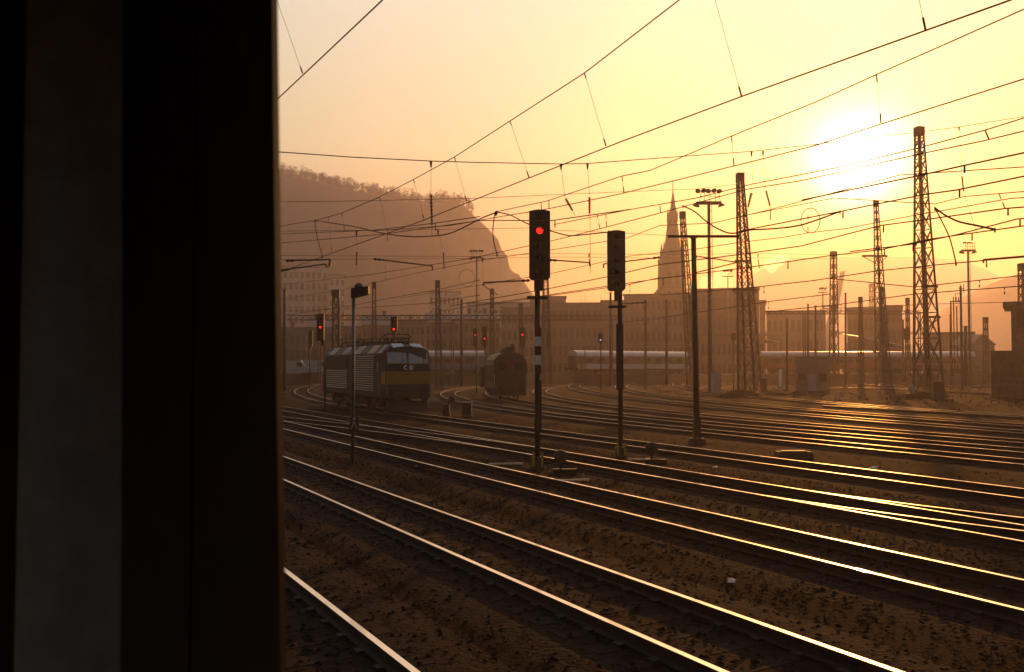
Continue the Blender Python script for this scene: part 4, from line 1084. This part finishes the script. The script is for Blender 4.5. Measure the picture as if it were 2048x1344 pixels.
overhead('thin overhead line between the two lattice masts', 15.2,
    [(2060, 394), (2020, 397), (1869, 424), (1827, 431), (1692, 457), (1616, 466), (1564, 475), (1477, 485), (1393, 498), (1260, 512), (1102, 547), (936, 574), (800, 596)],
    [(2060, 382), (1929, 393), (1870, 408), (1668, 396), (1495, 430), (1427, 446)],
    [(1998, 388, 2010, 417), (1616, 430, 1616, 464)], .011)
lines = [
    ([(2060, 413), (2010, 417), (1859, 438), (1761, 451), (1602, 492), (1495, 507), (1320, 529), (1212, 554), (1094, 578), (900, 612)], 17.0),
    ([(2060, 450), (1938, 467), (1861, 478), (1763, 499), (1662, 511), (1570, 524), (1502, 534), (1320, 557), (1108, 588), (880, 622)], 20.0),
    ([(2060, 436), (2034, 438), (1911, 470), (1820, 489), (1700, 503)], 19.0),
    ([(2060, 549), (1953, 561), (1830, 574), (1661, 557)], 36.0),
    ([(2060, 513), (1967, 521), (1860, 531), (1753, 542), (1628, 561), (1522, 573), (1320, 590)], 26.0),
    ([(2060, 571), (2003, 575), (1830, 588), (1676, 609), (1531, 624)], 38.0),
    ([(2060, 303), (1923, 332), (1848, 349), (1604, 400)], 12.2),
    ([(2060, 350), (1913, 380), (1848, 389), (1680, 423), (1480, 462)], 13.9),
    ([(1260, 419), (1104, 441), (960, 441), (769, 468), (561, 486)], 11.4),
    ([(1661, 588), (1531, 604), (1320, 636), (1240, 645)], 40.0),
    ([(960, 433), (865, 447), (748, 460), (565, 468)], 10.6),
    ([(960, 560), (886, 577), (760, 600), (700, 612), (570, 630)], 18.5),
    ([(960, 590), (860, 606), (780, 612), (690, 618), (570, 622)], 21.0),
    ([(1320, 555), (1254, 570), (1108, 590), (980, 610)], 22.0)]
for k, (pts, p) in enumerate(lines):
    overhead('thin far overhead wire sagging across the web of yard wires', p, pts, None,
        [(q[0] + 6, q[1] - 1, q[0] + 6, q[1] + 14) for q in pts[1:-1:2]], .010 + .00045*p, 'thin far overhead wires')

def insulator(root, a, b2, base, n=9, r=.11, name='insulator'):
    a, b2 = Vector(a), Vector(b2); L = (b2 - a).length; prof = [(0, r*.35)]
    for k in range(n): z = L*(k+.3)/n; q_ = 1.12 - .35*k/n; prof += [(z, r*.42), (z + L/n*.3, r*q_), (z + L/n*.5, r*.45)]
    prof.append((L, r*.3)); m = MB(); m.lathe(a, b2 - a, prof, 8); m.build(name, M['porcelain'], root, off=base)
def span(label, t, pts, hangers=(), r=.03, group='cross-span wires between masts', ir=.12):
    f = lambda x, y: on_t(x, y, t)
    base = f(*pts[0]); root = thing('cross_span_wire', base, label, 'span wire', group)
    MB().tube(lin(pts, f), r, 6).build('span_cable', M['wire'], root, off=base)
    for (rod, ins, tail) in hangers:
        pr = lin(rod, f); m = MB(); m.tube(pr, r*.45, 5)
        m.lathe(pr[0], (0, 0, -1), [(0, .1), (.35, .07), (.5, .02)], 6)
        m.build('hanger', M['wire'], root, off=base)
        a, b2 = f(*ins[0]), f(*ins[1]); insulator(root, a, b2, base, r=ir)
        if tail: MB().tube(lin([ins[1], *tail], f), r*.6, 5).build('tail_wire', M['wire'], root, off=base)
    return root
M1 = gp(1857, 88); t_m1 = M1.dot(D); M2 = gp(1500, 90); t_m2 = M2.dot(D)
span('thick upper cross-span cable from the left edge to the tallest mast, with hanging insulators', t_m1 + 1.0,
    [(440, 297), (561, 304), (700, 314), (861, 322), (960, 325), (1122, 328), (1175, 327), (1320, 316), (1500, 303), (1620, 290), (1773, 271), (1831, 265), (1918, 254), (2048, 233), (2110, 223)],
    [([(862, 322), (862, 383)], [(862, 388), (864, 450)], [(864, 470)]),
     ([(1122, 328), (1127, 372), (1130, 395)], [(1131, 397), (1145, 421)], [(1150, 431)]),
     ([(1175, 327), (1179, 390)], [(1179, 394), (1179, 427)], [(1180, 437), (1181, 547)]),
     ([(1503, 303), (1505, 360), (1503, 384)], [(1503, 386), (1496, 414)], [(1494, 432)]),
     ([(1526, 302), (1528, 355), (1531, 378)], [(1532, 381), (1540, 412)], [(1543, 421)]),
     ([(1918, 254), (1921, 310), (1923, 350)], [(1924, 352), (1927, 382)], [(1930, 393), (1955, 470)])], .035, ir=.15)
span('lower cross-span cable from the left edge to the tall lattice mast by the floodlight', t_m2,
    [(440, 404), (561, 404), (757, 401), (960, 396), (1121, 389), (1260, 383), (1391, 378), (1478, 368)],
    [], .022)
span('cross-span wire level with the red lamp, ending behind the red signal', t_m2 + 8,
    [(440, 462), (565, 462), (686, 461), (852, 459), (1058, 456), (1102, 460), (1212, 464), (1320, 470), (1480, 474)],
    [([(713, 462), (714, 500)], [(714, 503), (713, 530)], [(712, 546)]), ([(876, 459), (886, 500)], [(887, 505), (888, 538)], None)], .022, ir=.12)
span('pair of straight cross-span wires below the spire gallery, upper one', t_m2 + 16,
    [(440, 512), (565, 511), (936, 513), (1102, 507), (1320, 509), (1500, 507), (1662, 509), (1770, 510)],
    [([(1178, 507), (1178, 516)], [(1178, 517), (1181, 532)], None), ([(1516, 508), (1516, 517)], [(1516, 519), (1519, 537)], None)], .022, ir=.12)
span('pair of straight cross-span wires below the spire gallery, lower one', t_m2 + 16.6,
    [(440, 520), (565, 519), (955, 517), (1104, 514), (1320, 516), (1577, 516), (1668, 518)],
    [([(965, 517), (966, 560)], [(966, 570), (996, 590)], None)], .022, ir=.10)
span('straight wire running from the tallest mast to the switch tower roof', t_m1 - 2,
    [(1640, 618), (1870, 608), (2011, 604.6), (2090, 601)], [], .03)
# jumpers, coiled loops and registration arms
def jumper(label, p, pts, r=.013, n=5):
    P4 = pts; f = lambda x, y: on_p(x, y, p); out = []
    for i in range(len(P4)-1):
        p0 = P4[max(i-1, 0)]; p1 = P4[i]; p2 = P4[i+1]; p3 = P4[min(i+2, len(P4)-1)]
        for k in range(n):
            t = k/n; q = [.5*((2*p1[j]) + (p2[j]-p0[j])*t + (2*p0[j]-5*p1[j]+4*p2[j]-p3[j])*t*t + (3*p1[j]-p0[j]-3*p2[j]+p3[j])*t**3) for j in (0, 1)]
            out.append(f(*q))
    out.append(f(*P4[-1])); base = out[0].copy()
    root = thing('jumper_cable', base, label, 'cable', 'slack jumper cables')
    MB().tube(out, r, 6).build('cable', M['wire'], root, off=base)
    m = MB(); m.lathe(out[0], (0, 0, -1), [(-.03, .01), (0, .018), (.04, .016), (.06, .008)], 7); m.build('clamp', M['wire'], root, off=base)
    m = MB(); m.lathe(out[-1], (0, 0, -1), [(-.03, .01), (0, .018), (.04, .016), (.06, .008)], 7)
    m.build('clamp', M['wire'], root, off=base)
jumper('slack jumper cable swooping from the left across the cliff', 7.2, [(630, 441), (707, 453), (769, 467), (821, 473), (865, 472), (905, 465), (962, 437), (992, 425)], .012)
jumper('short jumper loop hanging near the left window edge', 6.9, [(630, 442), (632, 460), (637, 485), (645, 512)], .010)
jumper('jumper hanging left of the red signal in front of the cliff edge', 9.3, [(990, 426), (986, 455), (987, 480), (994, 508)], .012)
jumper('slack cable from the clamp by the cliff edge to behind the red signal', 9.4, [(994, 424), (1020, 430), (1040, 440), (1062, 450), (1102, 462), (1131, 470), (1150, 471), (1217, 464)], .012)
jumper('wavy slack cable behind the floodlight tower', 15.0, [(1366, 412), (1389, 423), (1414, 444), (1437, 458), (1458, 466), (1479, 465), (1500, 460), (1552, 457), (1593, 452), (1625, 443), (1680, 423)], .018)
jumper('slack cable sweeping down right of the tallest mast', 15.4, [(1870, 416), (1890, 430), (1917, 443), (1953, 451), (1990, 459)], .018)
jumper('straight stay cable dropping right of the tallest mast', 15.6, [(1870, 416), (1885, 445), (1900, 478), (1912, 526)], .014)
def loop(label, px, py, rx, ry, p, r=.009):
    pts = [(px + rx*math.cos(2*math.pi*k/24), py + ry*math.sin(2*math.pi*k/24)) for k in range(25)]
    f = lambda x, y: on_p(x, y, p); out = [f(*q) for q in pts]; base = out[0].copy()
    m = MB(); m.tube(out, r, 6, cap=False); o = m.build('cable_loop', M['wire'], None, off=base); o.location = base; tag(o, label, 'cable loop', 'round cable loops on the overhead lines')
loop('round cable loop beside the slim floodlight tower', 934, 556, 16, 17, 18.6); loop('round cable loop glowing left of the sun column', 1621, 441, 19, 25, 15.2)
def arm(label, Y, a, b2, drop, r=.035):
    A, B, Cc = at(*a, Y), at(*b2, Y + .4), at(*drop, Y + .4); base = A.copy()
    root = thing('registration_arm', base, label, 'registration arm', 'registration arms of the overhead line')
    MB().tube([A, B], r, 6).build('tube', M['steel'], root, off=base); MB().tube([B, Cc], r*1.2, 6).build('drop_bracket', M['steel'], root, off=base)
    m = MB(); m.lathe(A, B - A, [(-.1, .03), (0, .08), (.1, .04), (.2, .08), (.3, .04)], 7); m.build('insulator', M['porcelain'], root, off=base)
arm('upper of two registration arms at the left window edge', 38, (575, 521), (660, 519), (658, 533)); arm('lower of two registration arms at the left window edge', 40, (565, 540), (650, 528), (655, 534))
arm('registration arm sloping right in front of the cliff', 42, (751, 518), (865, 532), (865, 541)); arm('registration arm just left of the red signal', 40, (1056, 561), (967, 565), (967, 572))
arm('registration arm between the two near signals', 44, (1102, 520), (1178, 525), (1181, 533)); arm('registration arm right of the unlit signal head', 46, (1317, 515), (1207, 528), (1207, 536))
arm('upper registration arm left of the tall lattice mast', 88, (1470, 524), (1393, 512), (1393, 516), .06); arm('lower registration arm left of the tall lattice mast', 88.5, (1470, 526), (1393, 545), (1393, 549), .06)
arm('registration arm at the right edge above the switch tower', 44, (2060, 511), (1967, 519), (1967, 526)); arm('registration arm behind the unlit signal post', 70, (1291, 605), (1240, 608), (1240, 612), .05)

# ------------------------------------------------------------------ the railway coach around the camera
def TPZ(s, p, z): return tp(s, p, z)
cw = .27
def wall_s(px, py, p): q = on_p(px, py, p); return q.dot(D), q.z
cbase = tp(1.0, -1.0, 1.2)
co = thing('railway_coach', cbase, 'dark interior of the railway coach around the open window at the left', 'railway coach')
sT, zT = wall_s(541, 0, cw); sB, zB = wall_s(557, 1344, cw)
kk = (sB - sT)/(zB - zT)
def edge(z): return sT + kk*(z - zT)
def pb(mb, s0, s1, p0, p1, z0, z1, slant=False, bev=0.0):
    e0 = [(s0, z0), (s1, z0), (s1, z1), (s0, z1)]
    if slant: e0 = [(edge(z0) + s0, z0), (s1, z0), (s1, z1), (edge(z1) + s0, z1)]
    e1 = [(e0[0][0] + bev, e0[0][1]), e0[1], e0[2], (e0[3][0] + bev, e0[3][1])]
    vs = [tp(s, p0, z) for s, z in e0] + [tp(s, p1, z) for s, z in e1]
    mb.add(vs, [(0, 1, 2, 3), (7, 6, 5, 4), (0, 4, 5, 1), (1, 5, 6, 2), (2, 6, 7, 3), (3, 7, 4, 0)]); return mb
m = MB(); pb(m, 0, 4.2, cw, cw + .07, 1.2, 4.3, True, .34)
pb(m, -1.6, -.75, cw, cw + .07, 1.2, 4.3); 
vs_ = [(-.75, 1.2), (edge(1.2), 1.2), (edge(2.05), 2.05), (-.75, 2.05)]
m.add([tp(s, cw, z) for s, z in vs_] + [tp(s, cw + .07, z) for s, z in vs_], [(0, 1, 2, 3), (7, 6, 5, 4), (0, 4, 5, 1), (2, 6, 7, 3)])
vs_ = [(-.75, 3.75), (edge(3.75), 3.75), (edge(4.3), 4.3), (-.75, 4.3)]
m.add([tp(s, cw, z) for s, z in vs_] + [tp(s, cw + .07, z) for s, z in vs_], [(0, 1, 2, 3), (7, 6, 5, 4), (0, 4, 5, 1), (2, 6, 7, 3)])
m.build('side_wall', M['interior'], co, off=cbase)
# window trim strip along the front edge
m = MB(); vs_ = [(edge(2.05) - .012, 2.05), (edge(2.05) - .0005, 2.05), (edge(3.75) - .0005, 3.75), (edge(3.75) - .012, 3.75)]
m.add([tp(s, cw - .001, z) for s, z in vs_] + [tp(s, cw + .006, z) for s, z in vs_], [(0, 1, 2, 3), (7, 6, 5, 4), (0, 4, 5, 1), (1, 5, 6, 2), (2, 6, 7, 3), (3, 7, 4, 0)])
m.build('window_trim', M['frame_metal'], co, off=cbase)
ss, zz_ = wall_s(392, 300, cw - .002)
m = MB(); pb(m, ss, ss + .012, cw - .004, cw - .0005, 2.0, 4.0); m.build('panel_seam', M['seam'], co, off=cbase)
m = MB(); pb(m, -1.6, 4.2, -2.5, cw + .07, 4.3, 4.38); m.build('ceiling', M['interior'], co, off=cbase)
m = MB(); pb(m, -1.6, 4.2, -2.5, cw + .07, 1.12, 1.2); m.build('floor', M['interior'], co, off=cbase)
m = MB(); pb(m, 4.2, 4.28, -2.5, cw + .07, 1.12, 4.38); m.build('end_wall', M['interior'], co, off=cbase)
m = MB(); pb(m, -1.68, -1.6, -2.5, cw + .07, 1.12, 4.38); m.build('end_wall', M['interior'], co, off=cbase)
m = MB(); pb(m, -1.6, -1.2, -2.58, -2.5, 1.2, 4.3); pb(m, 3.9, 4.2, -2.58, -2.5, 1.2, 4.3); pb(m, -1.2, 3.9, -2.58, -2.5, 1.2, 1.9); pb(m, -1.2, 3.9, -2.58, -2.5, 3.8, 4.3); m.build('corridor_wall', M['interior'], co, off=cbase)
# curtain hanging by the window
m = MB(); cols = 40; rows = 24; vs = []; fs = []
pc = .165
sR = 1.5; tR = math.tan(R(5.36)); tL = math.tan(R(.12))
for j in range(rows+1):
    z = 2.0 + 2.1*j/rows
    for i in range(cols+1):
        u = i/cols; p = sR*(tR + (tL - tR)*u); p += (.004*math.sin(j*.25) - .003*(z - 3.0))*(1-u)
        s = sR + .020*math.sin(u*5.2 + .15*math.sin(j*.3)) + .0015*math.sin(u*17 + 1 + .1*j) + .10*max(0, u-.28)
        vs.append(tp(s, p, z))
for j in range(rows):
    for i in range(cols): fs.append((j*(cols+1)+i, j*(cols+1)+i+1, (j+1)*(cols+1)+i+1, (j+1)*(cols+1)+i))
m.add(vs, fs); cbs = tp(sR, .1, 2.0)
cu = m.build('window_curtain', M['curtain'], None, True, off=cbs); cu.location = cbs
so = cu.modifiers.new('cloth thickness', 'SOLIDIFY'); so.thickness = .006
tag(cu, 'grey cloth curtain hanging by the coach window at far left', 'curtain')

# ------------------------------------------------------------------ haze
hz = MB(); hz.b(-1400, 1400, -58, 2040, -1.6, 290); ho = hz.build('haze', None)
hm = bpy.data.materials.new('haze'); hm.use_nodes = True; nt = hm.node_tree; nt.nodes.remove(nt.nodes['Principled BSDF'])
pv = nt.nodes.new('ShaderNodeVolumePrincipled'); pv.inputs['Density'].default_value = .00046; pv.inputs['Color'].default_value = (.93, .85, .92, 1); pv.inputs['Anisotropy'].default_value = .66
nt.links.new(pv.outputs[0], nt.nodes['Material Output'].inputs['Volume'])
ho.data.materials.clear(); ho.data.materials.append(hm); ho['kind'] = 'stuff'; ho['label'] = 'warm evening haze over the whole yard'; ho['category'] = 'haze'

# ------------------------------------------------------------------ light
sd = ray(1715, 322).normalized()
az = math.atan2(sd.x, sd.y); el = math.asin(sd.z)
sun = bpy.data.lights.new('sun', 'SUN'); sun.energy = 4.4; sun.angle = R(.55); sun.color = (1, .395, .085)
so_ = bpy.data.objects.new('sun', sun); COL.objects.link(so_); so_.rotation_euler = sd.to_track_quat('Z', 'Y').to_euler(); so_.location = sd * 900

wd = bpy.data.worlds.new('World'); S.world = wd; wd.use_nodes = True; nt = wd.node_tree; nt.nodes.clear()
def nd(t, **k):
    n = nt.nodes.new(t)
    for a, v in k.items(): setattr(n, a, v)
    return n
def ln(a, b2): nt.links.new(a, b2)
out = nd('ShaderNodeOutputWorld')
sky = nd('ShaderNodeTexSky'); sky.sky_type = 'NISHITA'; sky.sun_disc = False; sky.sun_elevation = el; sky.sun_rotation = az
sky.air_density = 2.0; sky.dust_density = 5.0; sky.ozone_density = 1.0
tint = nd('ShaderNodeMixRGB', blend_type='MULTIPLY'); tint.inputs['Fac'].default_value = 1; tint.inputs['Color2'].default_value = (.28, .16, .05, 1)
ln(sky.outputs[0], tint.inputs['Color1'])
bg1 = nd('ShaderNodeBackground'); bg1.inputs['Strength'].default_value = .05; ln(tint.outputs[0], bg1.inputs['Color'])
tc = nd('ShaderNodeTexCoord'); nrm = nd('ShaderNodeVectorMath', operation='NORMALIZE'); ln(tc.outputs['Generated'], nrm.inputs[0])
dot = nd('ShaderNodeVectorMath', operation='DOT_PRODUCT'); ln(nrm.outputs[0], dot.inputs[0]); dot.inputs[1].default_value = sd
cl = nd('ShaderNodeClamp'); cl.inputs['Min'].default_value = -1; cl.inputs['Max'].default_value = 1; ln(dot.outputs['Value'], cl.inputs['Value'])
ac = nd('ShaderNodeMath', operation='ARCCOSINE'); ln(cl.outputs[0], ac.inputs[0])
sep = nd('ShaderNodeSeparateXYZ'); ln(nrm.outputs[0], sep.inputs[0])
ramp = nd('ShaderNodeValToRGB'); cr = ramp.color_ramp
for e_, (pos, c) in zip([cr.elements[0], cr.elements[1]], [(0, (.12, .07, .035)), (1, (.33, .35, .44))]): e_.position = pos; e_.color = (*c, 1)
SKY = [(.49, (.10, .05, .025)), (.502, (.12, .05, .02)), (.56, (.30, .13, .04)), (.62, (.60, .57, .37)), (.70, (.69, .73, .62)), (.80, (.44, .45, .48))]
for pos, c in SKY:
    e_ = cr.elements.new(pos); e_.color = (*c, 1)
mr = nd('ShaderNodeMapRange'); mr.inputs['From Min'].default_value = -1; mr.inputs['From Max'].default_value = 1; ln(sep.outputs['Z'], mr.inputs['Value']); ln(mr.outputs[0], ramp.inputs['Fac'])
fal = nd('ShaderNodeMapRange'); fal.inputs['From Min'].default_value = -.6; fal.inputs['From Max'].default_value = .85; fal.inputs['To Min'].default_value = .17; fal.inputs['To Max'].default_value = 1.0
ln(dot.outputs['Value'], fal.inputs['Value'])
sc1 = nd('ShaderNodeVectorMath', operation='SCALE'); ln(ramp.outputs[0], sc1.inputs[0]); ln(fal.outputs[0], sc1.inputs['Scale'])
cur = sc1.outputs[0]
# the sun's own overexposed core
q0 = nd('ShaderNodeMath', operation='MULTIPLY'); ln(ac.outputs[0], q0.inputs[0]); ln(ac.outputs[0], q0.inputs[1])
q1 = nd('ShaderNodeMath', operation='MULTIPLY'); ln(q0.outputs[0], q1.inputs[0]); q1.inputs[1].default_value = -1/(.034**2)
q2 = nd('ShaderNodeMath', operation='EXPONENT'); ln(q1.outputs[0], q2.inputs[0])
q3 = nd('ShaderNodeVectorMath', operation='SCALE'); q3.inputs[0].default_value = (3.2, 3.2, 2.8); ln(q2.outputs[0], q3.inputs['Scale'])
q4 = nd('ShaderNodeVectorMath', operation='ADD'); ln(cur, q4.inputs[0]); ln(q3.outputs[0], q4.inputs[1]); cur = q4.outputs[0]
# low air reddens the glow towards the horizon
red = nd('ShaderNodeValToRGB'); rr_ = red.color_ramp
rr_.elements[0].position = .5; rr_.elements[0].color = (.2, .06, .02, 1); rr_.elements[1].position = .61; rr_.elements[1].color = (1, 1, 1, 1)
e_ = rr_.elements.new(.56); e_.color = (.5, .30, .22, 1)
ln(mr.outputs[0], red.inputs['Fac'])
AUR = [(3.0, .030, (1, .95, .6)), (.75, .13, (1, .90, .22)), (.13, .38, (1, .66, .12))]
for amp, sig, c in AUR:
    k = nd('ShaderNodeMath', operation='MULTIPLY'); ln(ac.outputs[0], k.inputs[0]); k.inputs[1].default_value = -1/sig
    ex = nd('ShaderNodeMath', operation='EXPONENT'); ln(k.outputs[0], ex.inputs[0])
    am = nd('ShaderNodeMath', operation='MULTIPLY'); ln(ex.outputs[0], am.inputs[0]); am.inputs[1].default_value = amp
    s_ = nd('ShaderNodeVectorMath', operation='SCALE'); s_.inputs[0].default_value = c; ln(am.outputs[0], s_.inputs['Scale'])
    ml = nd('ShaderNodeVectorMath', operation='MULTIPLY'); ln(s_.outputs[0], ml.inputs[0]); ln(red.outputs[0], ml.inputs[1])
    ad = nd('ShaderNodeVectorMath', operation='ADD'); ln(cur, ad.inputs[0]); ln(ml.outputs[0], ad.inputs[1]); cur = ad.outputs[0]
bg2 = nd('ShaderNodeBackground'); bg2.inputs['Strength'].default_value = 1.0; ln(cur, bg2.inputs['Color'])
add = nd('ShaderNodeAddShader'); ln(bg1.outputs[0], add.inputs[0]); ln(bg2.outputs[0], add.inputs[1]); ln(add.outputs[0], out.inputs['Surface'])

# ------------------------------------------------------------------ camera and render settings
cd = bpy.data.cameras.new('camera'); co_ = bpy.data.objects.new('camera', cd); COL.objects.link(co_)
co_.location = CAM; co_.rotation_euler = (math.pi/2 + PH, 0, 0)
cd.sensor_width = 36; cd.lens = 36*F/2048; cd.clip_start = .02; cd.clip_end = 5000
cd.dof.use_dof = True; cd.dof.focus_distance = 45; cd.dof.aperture_fstop = 5.6
S.camera = co_
S.view_settings.view_transform = 'Standard'; S.view_settings.look = 'None'; S.view_settings.exposure = 0; S.view_settings.gamma = 1
S.render.engine = 'CYCLES'
cy = S.cycles; cy.use_denoising = True; cy.volume_bounces = 1; cy.max_bounces = 5; cy.diffuse_bounces = 2; cy.glossy_bounces = 3; cy.transmission_bounces = 2
cy.volume_max_steps = 64; cy.sample_clamp_indirect = 4; cy.use_adaptive_sampling = True; cy.adaptive_threshold = .015
cy.caustics_reflective = False; cy.caustics_refractive = False
try: cy.denoising_input_passes = 'RGB_ALBEDO_NORMAL'; cy.denoising_prefilter = 'ACCURATE'
except Exception: pass
